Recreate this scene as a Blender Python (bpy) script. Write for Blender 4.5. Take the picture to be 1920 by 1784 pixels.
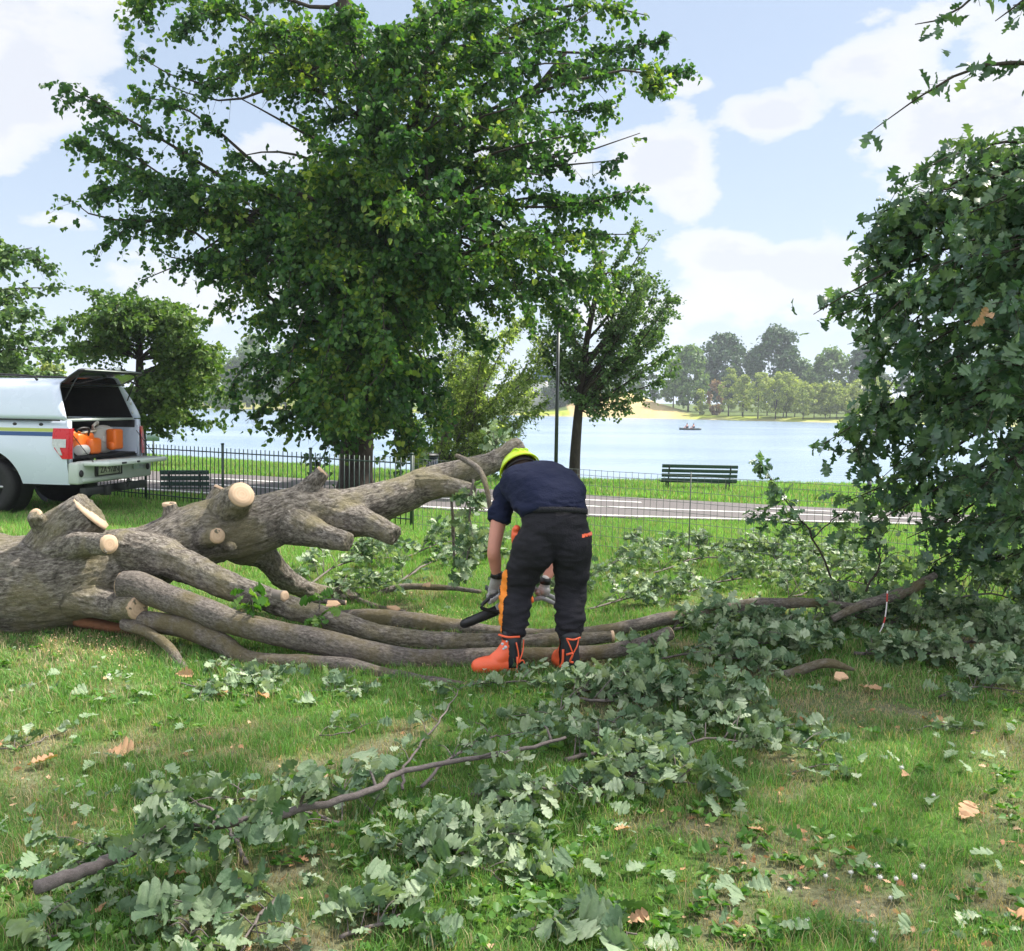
import bpy, math, random
import numpy as np
from mathutils import Vector, Matrix
for o in list(bpy.data.objects): bpy.data.objects.remove(o)
sc = bpy.context.scene
R = math.radians
rng = np.random.default_rng(7); random.seed(7)
A = np.array
# ------------------------------------------------------------------ camera
F = 1800.0; PITCH = math.atan((892-757)/F); ROLL = R(0.9); CAMZ = 1.65
_f = A([0, math.cos(PITCH), -math.sin(PITCH)]); _u0 = A([0, math.sin(PITCH), math.cos(PITCH)]); _r0 = A([1., 0, 0])
_r = _r0*math.cos(ROLL)+_u0*math.sin(ROLL); _u = _u0*math.cos(ROLL)-_r0*math.sin(ROLL)
cam_d = bpy.data.cameras.new('camera'); cam = bpy.data.objects.new('camera', cam_d); sc.collection.objects.link(cam)
cam_d.sensor_width = 36; cam_d.lens = 36*F/1920; cam_d.clip_end = 6000; cam_d.clip_start = .05
cam.matrix_world = Matrix(((_r[0], _u[0], -_f[0], 0), (_r[1], _u[1], -_f[1], 0), (_r[2], _u[2], -_f[2], CAMZ), (0, 0, 0, 1)))
sc.camera = cam
# ------------------------------------------------------------------ light
SUN_EL, SUN_AZ = R(54), R(62)          # azimuth from +Y towards +X
sun_d = bpy.data.lights.new('sun', 'SUN'); sun = bpy.data.objects.new('sun', sun_d); sc.collection.objects.link(sun)
sun_d.energy = 4.0; sun_d.angle = R(1.6); sun_d.color = (1, .94, .84)
sd = Vector((math.sin(SUN_AZ)*math.cos(SUN_EL), math.cos(SUN_AZ)*math.cos(SUN_EL), math.sin(SUN_EL)))
sun.rotation_euler = sd.to_track_quat('Z', 'Y').to_euler(); sun.location = (6, -4, 30)
sc.view_settings.view_transform = 'Standard'; sc.view_settings.look = 'None'
sc.view_settings.exposure = 1.3; sc.view_settings.gamma = 1; sc.view_settings.use_curve_mapping = False
sc.cycles.max_bounces = 7; sc.cycles.diffuse_bounces = 3; sc.cycles.glossy_bounces = 3; sc.cycles.transmission_bounces = 4
sc.cycles.volume_bounces = 0; sc.cycles.transparent_max_bounces = 6; sc.cycles.caustics_reflective = False; sc.cycles.caustics_refractive = False
sc.cycles.use_denoising = True
world = bpy.data.worlds.new('World'); sc.world = world; world.use_nodes = True
wt = world.node_tree; wt.nodes.clear()
class NT:
    def __init__(s, t): s.t = t
    def n(s, typ, **kw):
        nd = s.t.nodes.new(typ); ins = kw.pop('ins', {})
        for k, v in kw.items(): setattr(nd, k, v)
        for k, v in ins.items():
            if isinstance(v, bpy.types.NodeSocket): s.t.links.new(v, nd.inputs[k])
            else: nd.inputs[k].default_value = v
        return nd
    def m(s, op, a, b=None, c=None, clamp=False):
        nd = s.t.nodes.new('ShaderNodeMath'); nd.operation = op; nd.use_clamp = clamp
        for i, v in enumerate((a, b, c)):
            if v is None: continue
            if isinstance(v, bpy.types.NodeSocket): s.t.links.new(v, nd.inputs[i])
            else: nd.inputs[i].default_value = v
        return nd.outputs[0]
    def mix(s, fac, a, b, blend='MIX'):
        nd = s.t.nodes.new('ShaderNodeMix'); nd.data_type = 'RGBA'; nd.blend_type = blend
        for i, v in ((0, fac), (6, a), (7, b)):
            if isinstance(v, bpy.types.NodeSocket): s.t.links.new(v, nd.inputs[i])
            else: nd.inputs[i].default_value = v if i == 0 or len(v) == 4 else (*v, 1)
        return nd.outputs[2]
    def ramp(s, fac, stops):
        nd = s.t.nodes.new('ShaderNodeValToRGB'); s.t.links.new(fac, nd.inputs[0]); e = nd.color_ramp.elements
        while len(e) < len(stops): e.new(.5)
        for i, (p, c) in enumerate(stops):
            e[i].position = p; e[i].color = (c, c, c, 1) if not hasattr(c, '__len__') else (*c, 1)
        return nd.outputs[0]
w = NT(wt)
sky = w.n('ShaderNodeTexSky', sky_type='NISHITA', sun_disc=False, sun_elevation=SUN_EL, sun_rotation=SUN_AZ, air_density=1.0, dust_density=1.6, ozone_density=1.2)
tc = w.n('ShaderNodeTexCoord'); sp = w.n('ShaderNodeSeparateXYZ', ins={0: tc.outputs['Generated']})
az = w.m('ARCTAN2', sp.outputs[0], sp.outputs[1]); el = w.m('ARCSINE', sp.outputs[2])
def px_dir(px, py):
    d = _f+(px-960)/F*_r-(py-892)/F*_u; d = d/np.linalg.norm(d)
    return math.atan2(d[0], d[1]), math.asin(d[2])
CL = [(35, 130, 125, 125, 1.2), (-60, 250, 150, 90, 1.0), (180, -10, 130, 40, .8), (1250, 300, 95, 75, 1.15), (1290, 350, 75, 70, .9), (1440, 215, 95, 40, .9), (1500, 190, 40, 45, .6),
      (1700, 110, 150, 80, .95), (1850, 190, 220, 130, 1.1), (1640, 280, 100, 60, .75), (1370, 480, 120, 60, 1.0), (1500, 500, 110, 70, .95), (1370, 560, 260, 80, .8),
      (130, 415, 70, 25, .6), (1300, 160, 45, 22, .6), (480, 250, 100, 80, .6), (480, 560, 240, 90, .75), (1800, 300, 160, 90, .8), (900, 300, 240, 150, .5), (1640, 30, 70, 50, .6), (2100, 400, 200, 200, .9)]
tot = None
for (cx, cy, rx, ry, am) in CL:
    a0, e0 = px_dir(cx, cy)
    dx = w.m('MULTIPLY', w.m('SUBTRACT', az, a0), F/rx); dy = w.m('MULTIPLY', w.m('SUBTRACT', el, e0), F/ry)
    d2 = w.m('ADD', w.m('MULTIPLY', dx, dx), w.m('MULTIPLY', dy, dy))
    b = w.m('MULTIPLY', w.m('POWER', 2.718, w.m('MULTIPLY', d2, -1.0)), am)
    tot = b if tot is None else w.m('MAXIMUM', tot, b)
mp = w.n('ShaderNodeMapping', ins={0: tc.outputs['Generated'], 'Scale': (1, 1, 1.9)})
n1 = w.n('ShaderNodeTexNoise', ins={'Vector': mp.outputs[0], 'Scale': 9.0, 'Detail': 10.0, 'Roughness': .58})
n2 = w.n('ShaderNodeTexNoise', ins={'Vector': mp.outputs[0], 'Scale': 2.2, 'Detail': 4.0, 'Roughness': .5})
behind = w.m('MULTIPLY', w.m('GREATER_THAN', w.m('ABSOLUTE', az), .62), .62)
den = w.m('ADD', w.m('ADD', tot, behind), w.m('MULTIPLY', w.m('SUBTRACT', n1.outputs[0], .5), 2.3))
hz = w.m('MULTIPLY', w.m('POWER', 2.718, w.m('MULTIPLY', w.m('ABSOLUTE', el), -6.0)), .45)
mask = w.ramp(w.m('ADD', den, 0), [(.40, 0), (.56, .7), (.85, 1)])
core = w.ramp(w.m('ADD', den, w.m('MULTIPLY', w.m('SUBTRACT', n2.outputs[0], .5), 1.4)), [(.50, (1.0, 1.0, 1.0)), (.82, (.93, .94, .985)), (1.15, (.82, .85, .935))])
skc = w.n('ShaderNodeVectorMath', operation='SCALE', ins={0: sky.outputs[0], 'Scale': 1.0})
base = w.mix(w.m('ADD', .44, hz, clamp=True), skc.outputs[0], (6.2, 7.4, 9.3))
bright = w.m('ADD', 8.1, w.m('MULTIPLY', w.m('MULTIPLY', w.m('SUBTRACT', w.m('ABSOLUTE', az), .62), 2.0, clamp=True), 7.5)); cc = w.n('ShaderNodeVectorMath', operation='SCALE', ins={0: core, 'Scale': bright})  # clouds out of view are made brighter, added as fill light
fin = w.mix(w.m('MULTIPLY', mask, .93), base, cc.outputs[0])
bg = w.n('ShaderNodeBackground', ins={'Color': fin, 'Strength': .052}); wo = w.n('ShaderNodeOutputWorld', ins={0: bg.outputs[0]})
# ------------------------------------------------------------------ projection helpers: pixels of the photograph to metres
def ray(px, py): return _f+(px-960)/F*_r-(py-892)/F*_u
def at(px, py, Y):
    d = ray(px, py); t = Y/d[1]; return A([0, 0, CAMZ])+d*t
def gnd(px, py, z=0.0):
    d = ray(px, py); t = (z-CAMZ)/d[2]; return A([0, 0, CAMZ])+d*t
def proj(P):
    P = np.atleast_2d(P)-A([0, 0, CAMZ]); dz = P@_f
    return np.stack([960+F*(P@_r)/dz, 892-F*(P@_u)/dz], 1)
# ------------------------------------------------------------------ noise
def _h(ix, iy, iz):
    n = (ix*374761393+iy*668265263+iz*2147483647*7+1013904223) & 0xffffffff
    n = ((n ^ (n >> 13))*1274126177) & 0xffffffff
    return ((n ^ (n >> 16)) & 0xffff)/65535.0
def vnoise(P, s=1.0, seed=0):
    P = np.asarray(P, float)*s+seed*17.13
    if P.shape[1] == 2: P = np.concatenate([P, np.zeros((len(P), 1))], 1)
    I = np.floor(P).astype(np.int64); f = P-I; f = f*f*(3-2*f); out = 0
    for a in (0, 1):
        for b in (0, 1):
            for c in (0, 1):
                wgt = (f[:, 0] if a else 1-f[:, 0])*(f[:, 1] if b else 1-f[:, 1])*(f[:, 2] if c else 1-f[:, 2])
                out = out+wgt*_h(I[:, 0]+a, I[:, 1]+b, I[:, 2]+c)
    return out
def fbm(P, s=1.0, o=4, seed=0):
    v = 0; a = .5; t = 0
    for k in range(o): v = v+a*vnoise(P, s*2**k, seed+k); t += a; a *= .55
    return v/t
# ------------------------------------------------------------------ mesh building
WL = {}
def link(o, parent=None, wl=(0, 0, 0)):
    sc.collection.objects.link(o); WL[o.name] = A(wl, float)
    if parent is not None: o.parent = parent
    return o
def tag(o, label=None, cat=None, group=None, kind=None):
    if label: o['label'] = label
    if cat: o['category'] = cat
    if group: o['group'] = group
    if kind: o['kind'] = kind
    return o
def thing(name, label, cat, loc=(0, 0, 0), rz=0, group=None):
    o = bpy.data.objects.new(name, None); o.location = tuple(loc); o.rotation_euler = (0, 0, rz); o.empty_display_size = .1
    link(o, None, loc); return tag(o, label, cat, group)
def unit(v): v = np.asarray(v, float); return v/(np.linalg.norm(v, axis=-1, keepdims=True)+1e-9)
class MB:
    def __init__(s): s.V = []; s.F = []; s.n = 0; s.col = []
    def add(s, V, F, mi=0, col=None):
        V = np.asarray(V, float); F = np.asarray(F, np.int64); s.V.append(V); s.F.append((F+s.n, mi)); s.n += len(V)
        if col is not None: s.col.append(np.broadcast_to(np.asarray(col, float), (len(V), 3)))
        return s
    def box(s, c, d, rot=None, mi=0):
        V = A([[x, y, z] for x in (-.5, .5) for y in (-.5, .5) for z in (-.5, .5)])*A(d)
        if rot is not None: V = V@np.asarray(rot).T
        return s.add(V+A(c), [[0, 1, 3, 2], [4, 6, 7, 5], [0, 4, 5, 1], [2, 3, 7, 6], [0, 2, 6, 4], [1, 5, 7, 3]], mi)
    def bar(s, p, q, wd, ht, up=(0, 0, 1), mi=0):
        p, q = A(p, float), A(q, float); d = q-p; L = np.linalg.norm(d); d = d/L; sd_ = unit(np.cross(d, up)); u_ = np.cross(sd_, d)
        return s.box((p+q)/2, (L, wd, ht), np.stack([d, sd_, u_], 1), mi)
    def tube(s, P, r, n=8, caps=True, mi=0, ell=1.0, up=None):
        P = np.asarray(P, float); k = len(P); r = np.broadcast_to(np.asarray(r, float), (k,))
        T = unit(np.gradient(P, axis=0)); ref = A(up if up is not None else [0.12, .21, .97]);
        if up is None and abs(unit(P[-1]-P[0])@unit(ref)) > .9: ref = A([.9, .3, .1])
        S = unit(np.cross(T, ref)); U = np.cross(S, T); a = np.linspace(0, 2*np.pi, n, endpoint=False)
        V = P[:, None]+r[:, None, None]*(np.cos(a)[None, :, None]*S[:, None]+np.sin(a)[None, :, None]*U[:, None]*ell)
        i = np.arange(k-1)[:, None]*n; j = np.arange(n)[None]; j2 = (j+1) % n
        Fq = np.stack([i+j, i+j2, i+n+j2, i+n+j], -1).reshape(-1, 4); V = V.reshape(-1, 3); s.add(V, Fq, mi)
        if caps and n > 2:
            b = s.n-len(V); s.F.append((np.arange(n)[None, ::-1]+b, mi)); s.F.append((np.arange(n)[None]+b+(k-1)*n, mi))
        return s
    def ell(s, c, r, rot=None, nu=16, nv=10, mi=0, v0=0, v1=np.pi):
        th = np.linspace(v0, v1, nv+1); ph = np.linspace(0, 2*np.pi, nu, endpoint=False)
        V = np.stack([np.sin(th)[:, None]*np.cos(ph), np.sin(th)[:, None]*np.sin(ph), np.cos(th)[:, None]*np.ones(nu)], -1).reshape(-1, 3)*A(r)
        if rot is not None: V = V@np.asarray(rot).T
        i = np.arange(nv)[:, None]*nu; j = np.arange(nu)[None]; j2 = (j+1) % nu
        return s.add(V+A(c), np.stack([i+j, i+nu+j, i+nu+j2, i+j2], -1).reshape(-1, 4), mi)
    def prism(s, P2, h, fr, mi=0):      # fr(x,y,z)->world for flat polygon (x,y) extruded z 0..h
        n = len(P2); V = [fr(x, y, 0) for x, y in P2]+[fr(x, y, h) for x, y in P2]
        b = s.n; s.add(V, [[i, (i+1) % n, n+(i+1) % n, n+i] for i in range(n)], mi)
        s.F.append((np.arange(n)[None, ::-1]+b, mi)); s.F.append((np.arange(n)[None]+b+n, mi)); return s
    def mesh(s, name, off=None):
        V = np.concatenate(s.V) if s.V else np.zeros((0, 3))
        if off is not None: V = V-off
        me = bpy.data.meshes.new(name); me.vertices.add(len(V)); me.vertices.foreach_set('co', V.astype(np.float32).ravel())
        lv = np.concatenate([f.ravel() for f, _ in s.F]); tot = np.concatenate([np.full(len(f), f.shape[1]) for f, _ in s.F])
        st = np.concatenate([[0], np.cumsum(tot)[:-1]]); mi = np.concatenate([np.full(len(f), m) for f, m in s.F])
        me.loops.add(len(lv)); me.loops.foreach_set('vertex_index', lv.astype(np.int32)); me.polygons.add(len(tot))
        me.polygons.foreach_set('loop_start', st.astype(np.int32)); me.polygons.foreach_set('material_index', mi.astype(np.int32))
        if s.col:
            at_ = me.color_attributes.new('tint', 'FLOAT_COLOR', 'POINT'); c = np.concatenate(s.col); at_.data.foreach_set('color', np.concatenate([c, np.ones((len(c), 1))], 1).astype(np.float32).ravel())
        me.update(calc_edges=True); me.validate(); return me
    def build(s, name, mats, parent=None, smooth=False, local=False, bevel=0):
        off = None if (local or parent is None) else WL[parent.name]
        me = s.mesh(name, off); return finish(me, name, mats, parent, smooth, bevel)
def finish(me, name, mats, parent=None, smooth=False, bevel=0):
    for m in (mats if isinstance(mats, (list, tuple)) else [mats]): me.materials.append(m)
    if smooth: me.polygons.foreach_set('use_smooth', np.ones(len(me.polygons), bool))
    o = bpy.data.objects.new(name, me); link(o, parent, WL[parent.name] if parent is not None else (0, 0, 0))
    if bevel:
        b = o.modifiers.new('bevel', 'BEVEL'); b.width = bevel; b.segments = 2; b.limit_method = 'ANGLE'; b.angle_limit = R(40)
    return o
def fuse(mb, voxel, it=4, fac=.5):
    me = mb.mesh('tmp'); o = bpy.data.objects.new('tmp', me); sc.collection.objects.link(o)
    m = o.modifiers.new('r', 'REMESH'); m.mode = 'VOXEL'; m.voxel_size = voxel
    if it: sm = o.modifiers.new('s', 'SMOOTH'); sm.iterations = it; sm.factor = fac
    dg = bpy.context.evaluated_depsgraph_get(); out = bpy.data.meshes.new_from_object(o.evaluated_get(dg)); bpy.data.objects.remove(o); bpy.data.meshes.remove(me); return out
def coords(me): c = np.empty(len(me.vertices)*3, np.float32); me.vertices.foreach_get('co', c); return c.reshape(-1, 3).astype(float)
def normals(me): c = np.empty(len(me.vertices)*3, np.float32); me.vertices.foreach_get('normal', c); return c.reshape(-1, 3).astype(float)
def setco(me, c): me.vertices.foreach_set('co', c.astype(np.float32).ravel()); me.update()
def place(me, name, mats, parent, smooth=True): setco(me, coords(me)-WL[parent.name]); return finish(me, name, mats, parent, smooth)
def extract(me, cond, off):          # copy of the faces whose centre meets cond, lifted off the surface, as an MB
    c = coords(me); n = normals(me); F_ = [list(p.vertices) for p in me.polygons]; F_ = A([f for f in F_ if len(f) == 4]); ce = c[F_].mean(1); k = cond(ce, n[F_].mean(1)); F_ = F_[k]
    u, inv = np.unique(F_, return_inverse=True); V = c[u]; N = n[u]; mb = MB(); m = len(u); inv = inv.reshape(-1, 4)
    mb.add(V+N*off, inv); mb.add(V-N*.004, inv[:, ::-1]); return mb
def cr(P, k=6):                      # Catmull-Rom through rows of P
    P = np.asarray(P, float); Q = np.vstack([2*P[0]-P[1], P, 2*P[-1]-P[-2]]); out = []
    for i in range(1, len(Q)-2):
        for t in np.linspace(0, 1, k, endpoint=False):
            a, b, c, d = Q[i-1], Q[i], Q[i+1], Q[i+2]
            out.append(.5*((2*b)+(c-a)*t+(2*a-5*b+4*c-d)*t*t+(3*b-a-3*c+d)*t**3))
    return A(out+[P[-1]])
def limb(L, k=6):                    # rows (px,py,Y,rpx) -> metres, radius
    M = A([list(at(a, b, Y))+[r_*Y/F] for a, b, Y, r_ in L]); M = cr(M, k); return M[:, :3], M[:, 3]
# ------------------------------------------------------------------ materials
def mat(name): m = bpy.data.materials.new(name); m.use_nodes = True; m.node_tree.nodes.clear(); return m, NT(m.node_tree)
def out(t, sh, disp=None): t.n('ShaderNodeOutputMaterial', ins={0: sh})
def pm(name, col, rough=.6, var=.12, scale=8, bump=0, bs=60, metal=0, spec=.5, coat=0, emit=None):
    m, t = mat(name); tc = t.n('ShaderNodeTexCoord'); n = t.n('ShaderNodeTexNoise', ins={'Vector': tc.outputs['Object'], 'Scale': scale, 'Detail': 6.0})
    c = t.mix(n.outputs[0], tuple(max(0, x*(1-var)) for x in col), tuple(min(1, x*(1+var)) for x in col))
    p = t.n('ShaderNodeBsdfPrincipled', ins={'Base Color': c, 'Roughness': rough, 'Metallic': metal, 'Specular IOR Level': spec, 'Coat Weight': coat})
    r_ = t.ramp(n.outputs[0], [(.3, max(0, rough-.08)), (.7, min(1, rough+.1))]); t.t.links.new(r_, p.inputs['Roughness'])
    if bump:
        n2 = t.n('ShaderNodeTexNoise', ins={'Vector': tc.outputs['Object'], 'Scale': bs, 'Detail': 4.0}); b = t.n('ShaderNodeBump', ins={'Strength': bump, 'Distance': .01, 'Height': n2.outputs[0]}); t.t.links.new(b.outputs[0], p.inputs['Normal'])
    if emit: p.inputs['Emission Color'].default_value = (*emit, 1); p.inputs['Emission Strength'].default_value = 1
    out(t, p.outputs[0]); return m
def leafm(name, stops, tr=.3, rough=.5, pscale=.6, pvar=.35, trc=(1.3, 1.45, .5), spec=.35, fine=0):
    m, t = mat(name); g = t.n('ShaderNodeNewGeometry'); tc = t.n('ShaderNodeTexCoord')
    n = t.n('ShaderNodeTexNoise', ins={'Vector': tc.outputs['Object'], 'Scale': pscale, 'Detail': 3.0})
    f = t.m('ADD', t.m('MULTIPLY', g.outputs['Random Per Island'], 1-pvar), t.m('MULTIPLY', n.outputs[0], pvar))
    fn_ = t.n('ShaderNodeTexNoise', ins={'Vector': tc.outputs['Object'], 'Scale': fine, 'Detail': 4.0, 'Roughness': .65}) if fine else None
    if fine: f = t.m('ADD', f, t.m('MULTIPLY', t.m('SUBTRACT', fn_.outputs[0], .5), .5))
    c = t.ramp(f, stops); p = t.n('ShaderNodeBsdfPrincipled', ins={'Base Color': c, 'Roughness': rough, 'Specular IOR Level': spec})
    if fine: t.t.links.new(t.n('ShaderNodeBump', ins={'Strength': .6, 'Distance': .006, 'Height': fn_.outputs[0]}).outputs[0], p.inputs['Normal'])
    tcx = t.mix(1.0, c, trc, 'MULTIPLY'); tl = t.n('ShaderNodeBsdfTranslucent', ins={'Color': tcx})
    mx = t.n('ShaderNodeMixShader', ins={0: tr, 1: p.outputs[0], 2: tl.outputs[0]}); out(t, mx.outputs[0]); return m
def barkm(name, stops, attr=None, scale=(1, 1, 1), sc_=14, bump=.6, dist=.012, moss=None):
    m, t = mat(name)
    v = t.n('ShaderNodeAttribute', attribute_name=attr).outputs['Vector'] if attr else t.n('ShaderNodeTexCoord').outputs['Object']
    mp = t.n('ShaderNodeMapping', ins={0: v, 'Scale': scale})
    n = t.n('ShaderNodeTexNoise', ins={'Vector': mp.outputs[0], 'Scale': sc_, 'Detail': 9.0, 'Roughness': .68})
    wp = t.n('ShaderNodeTexNoise', ins={'Vector': mp.outputs[0], 'Scale': sc_*1.3, 'Detail': 4.0}); wv_ = t.n('ShaderNodeVectorMath', operation='MULTIPLY_ADD', ins={0: wp.outputs[1], 1: (2.2/sc_, 2.2/sc_, 2.2/sc_), 2: mp.outputs[0]})
    vo = t.n('ShaderNodeTexVoronoi', feature='DISTANCE_TO_EDGE', ins={'Vector': wv_.outputs[0], 'Scale': sc_*2.2})
    crk = t.ramp(vo.outputs[0], [(.0, .55), (.22, 1.0)])
    tcg = t.n('ShaderNodeTexCoord'); big = t.n('ShaderNodeTexNoise', ins={'Vector': tcg.outputs['Object'], 'Scale': 3.2, 'Detail': 7.0, 'Roughness': .6})
    c = t.ramp(t.m('ADD', t.m('MULTIPLY', n.outputs[0], .75), t.m('MULTIPLY', big.outputs[0], .3)), stops)
    if moss: c = t.mix(t.ramp(big.outputs[0], [(.47, 0), (.62, .75)]), c, moss)
    c = t.mix(.6, c, crk, 'MULTIPLY')
    h = t.m('ADD', t.m('MULTIPLY', n.outputs[0], .8), t.m('MULTIPLY', crk, .5))
    b = t.n('ShaderNodeBump', ins={'Strength': bump, 'Distance': dist, 'Height': h})
    p = t.n('ShaderNodeBsdfPrincipled', ins={'Base Color': c, 'Roughness': .85, 'Normal': b.outputs[0], 'Specular IOR Level': .25}); out(t, p.outputs[0]); return m
# ------------------------------------------------------------------ setting: ground, path, water
NEAR = [(270, 921), (480, 935), (700, 948), (850, 958), (1110, 970), (1515, 981), (1700, 985)]
FARE = [(270, 884), (480, 893), (640, 903), (1091, 929), (1534, 953), (1700, 961)]
nE = A([gnd(*p)[:2] for p in NEAR]); fE = A([gnd(*p)[:2] for p in FARE])
def ext(E):
    a = E[0]+(E[0]-E[2])*6; b = E[-1]+(E[-1]-E[-3])*8; return np.vstack([a, E, b])
nE, fE = ext(nE), ext(fE)
def ynear(X): return np.interp(X, nE[:, 0], nE[:, 1])
def yfar(X): return np.interp(X, fE[:, 0], fE[:, 1])
def yshore(X): return np.where(X < 0, 27-.62*X, 27-.03*X)*1.0
def yopp(X): return np.clip(283-.62*X, 150, 420)
def gz(X, Y, bumps=True):
    X = np.asarray(X, float); Y = np.asarray(Y, float); yf = yfar(X)+.3; ys = np.maximum(yshore(X), yf+4); yo = yopp(X)
    z = -.45*np.clip((Y-yf)/(ys-yf), 0, 1)-2.4*np.clip((Y-ys)/4, 0, 1)-1.5*np.clip((Y-ys-4)/20, 0, 1)
    b = np.clip((Y-(yo-12))/12, 0, 1)
    far_z = -4.3+2.6*b+.7*np.clip((Y-yo)/5, 0, 1)+1.1*np.clip((Y-yo-5)/40, 0, 1)+3*np.clip((Y-yo-60)/300, 0, 1)
    far_z = far_z+6.2*np.exp(-((X-31)/13)**2)*np.clip((Y-yo)/24, 0, 1)*np.exp(-(np.maximum(Y-yo-30, 0)/30)**2)
    far_z = far_z+5.5*np.clip((-X-40)/40, 0, 1)*np.clip((Y-yo-4)/14, 0, 1)
    z = np.where(Y > yo-12, far_z, np.maximum(z, -4.3))
    if bumps:
        P = np.stack([X, Y], 1) if X.ndim else A([[float(X), float(Y)]]); k = (fbm(P, 1.3, 3, 5)-.5)*.07*np.clip((14-Y)/6, 0, 1)
        z = z+(k if X.ndim else k[0])
    return z
def geo(a, b, n): return np.geomspace(a, b, n)
xs = np.concatenate([-geo(2500, 42, 24)[:-1], np.arange(-42, -8, .8), np.arange(-8, 8, .07), np.arange(8, 42, .8), geo(42, 2500, 24)])
ys = np.concatenate([-geo(600, 3, 8), np.arange(-2, 1.6, .4), np.arange(1.6, 12, .06), np.arange(12, 48, .35), np.arange(48, 150, 12), np.arange(150, 440, 3.5), geo(445, 3000, 18)])
GX, GY = np.meshgrid(xs, ys); gx, gy = GX.ravel(), GY.ravel(); P2 = np.stack([gx, gy], 1); gzv = gz(gx, gy)
def dryness(X, Y):                   # worn and dry patches of the lawn, 0 lush .. 1 bare
    P = np.stack([X, Y], 1); n = fbm(P, 1.5, 4, 2)+.35*(fbm(P, 6, 2, 9)-.5)
    d = np.clip((n-.54)*3.4, 0, .7)*np.clip((11-Y)/4, 0, 1)
    pr = proj(np.stack([X, Y, 0*X], 1)) 
    for (cx, cy, rx, ry, a) in ((1360, 1720, 75, 90, 1), (1370, 1640, 45, 45, .7), (50, 1450, 55, 70, .8), (130, 1560, 90, 60, .5), (1880, 1520, 70, 45, .8), (1560, 1330, 190, 60, .55), (110, 1225, 110, 30, .5), (60, 1650, 90, 60, .6), (1700, 1200, 90, 30, .4), (1900, 1400, 80, 50, .7), (1700, 1690, 60, 30, .5)):
        d = np.maximum(d, .75*a*np.exp(-((pr[:, 0]-cx)/rx)**2-((pr[:, 1]-cy)/ry)**2)*(Y > 1))
    return d
dry = dryness(gx, gy)[:, None]
nz = fbm(P2, .8, 4, 3)[:, None]
col = A([.085, .16, .03])*(.75+.5*nz)*(1-dry)+A([.26, .225, .165])*dry*(.8+.4*nz)
yo = yopp(gx); fm = (gy > yo-12)
fgc = A([.30, .36, .05])*(.6+.8*nz)
nearstrip = np.clip((gy-yo-9)/4, 0, 1)[:, None]
fgc = fgc*(1-nearstrip)+A([.10, .14, .04])*nearstrip
sand = (np.exp(-((gx-31)/14)**2) > .32)[:, None]*(gy < yo+40)[:, None]
fgc = np.where(sand, A([.52, .40, .20])*(.8+.4*nz), fgc)
fgc = np.where((gy < yo+1.2)[:, None], A([.42, .36, .22]), fgc)
col = np.where(fm[:, None], fgc, col)
bank = (~fm & (gy > yshore(gx)))[:, None]; col = np.where(bank, A([.12, .11, .07]), col)
nx = len(xs); ny = len(ys); i = np.arange(ny-1)[:, None]*nx; j = np.arange(nx-1)[None]
mb = MB(); mb.add(np.stack([gx, gy, gzv], 1), np.stack([i+j, i+j+1, i+nx+j+1, i+nx+j], -1).reshape(-1, 4), col=col)
gm, t = mat('lawn_soil'); a_ = t.n('ShaderNodeAttribute', attribute_name='tint'); tcn = t.n('ShaderNodeTexCoord')
n1_ = t.n('ShaderNodeTexNoise', ins={'Vector': tcn.outputs['Object'], 'Scale': 38.0, 'Detail': 8.0, 'Roughness': .7}); n2_ = t.n('ShaderNodeTexNoise', ins={'Vector': tcn.outputs['Object'], 'Scale': 2.1, 'Detail': 5.0})
c_ = t.mix(1.0, a_.outputs['Color'], t.ramp(n1_.outputs[0], [(.3, .45), (.7, 1.35)]), 'MULTIPLY'); c_ = t.mix(.6, c_, t.ramp(n2_.outputs[0], [(.3, .7), (.7, 1.3)]), 'MULTIPLY')
b_ = t.n('ShaderNodeBump', ins={'Strength': .8, 'Distance': .02, 'Height': n1_.outputs[0]})
out(t, t.n('ShaderNodeBsdfPrincipled', ins={'Base Color': c_, 'Roughness': .95, 'Specular IOR Level': .1, 'Normal': b_.outputs[0]}).outputs[0])
tag(mb.build('ground', gm, smooth=True), kind='structure')
# path
asph = pm('path_asphalt', (.150, .138, .140), .9, .16, 3, .5, 260, spec=.2)
white = pm('road_paint', (.72, .72, .70), .7, .12, 14, spec=.3)
X_ = np.linspace(-38, 34, 240)
def strip(f0, f1, z, X=X_):
    a0 = ynear(X); a1 = yfar(X); m_ = MB(); n = len(X)
    V = np.concatenate([np.stack([X, a0+(a1-a0)*f0, 0*X+z], 1), np.stack([X, a0+(a1-a0)*f1, 0*X+z], 1)]); k = np.arange(n-1)
    return m_.add(V, np.stack([k, k+1, n+k+1, n+k], 1))
tag(strip(0, 1, .012).build('path', asph), kind='structure')
tag(strip(.035, .07, .017).build('path_edge_line', white), kind='structure')
tag(strip(.40, .435, .017).build('path_lane_line', white), kind='structure')
dsh = MB()
for x0 in np.arange(-30, 30, 3.4): s_ = strip(.70, .735, .017, np.linspace(x0, x0+1.6, 8)); dsh.add(s_.V[0], s_.F[0][0])
tag(dsh.build('path_dashed_line', white), kind='structure')
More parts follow.
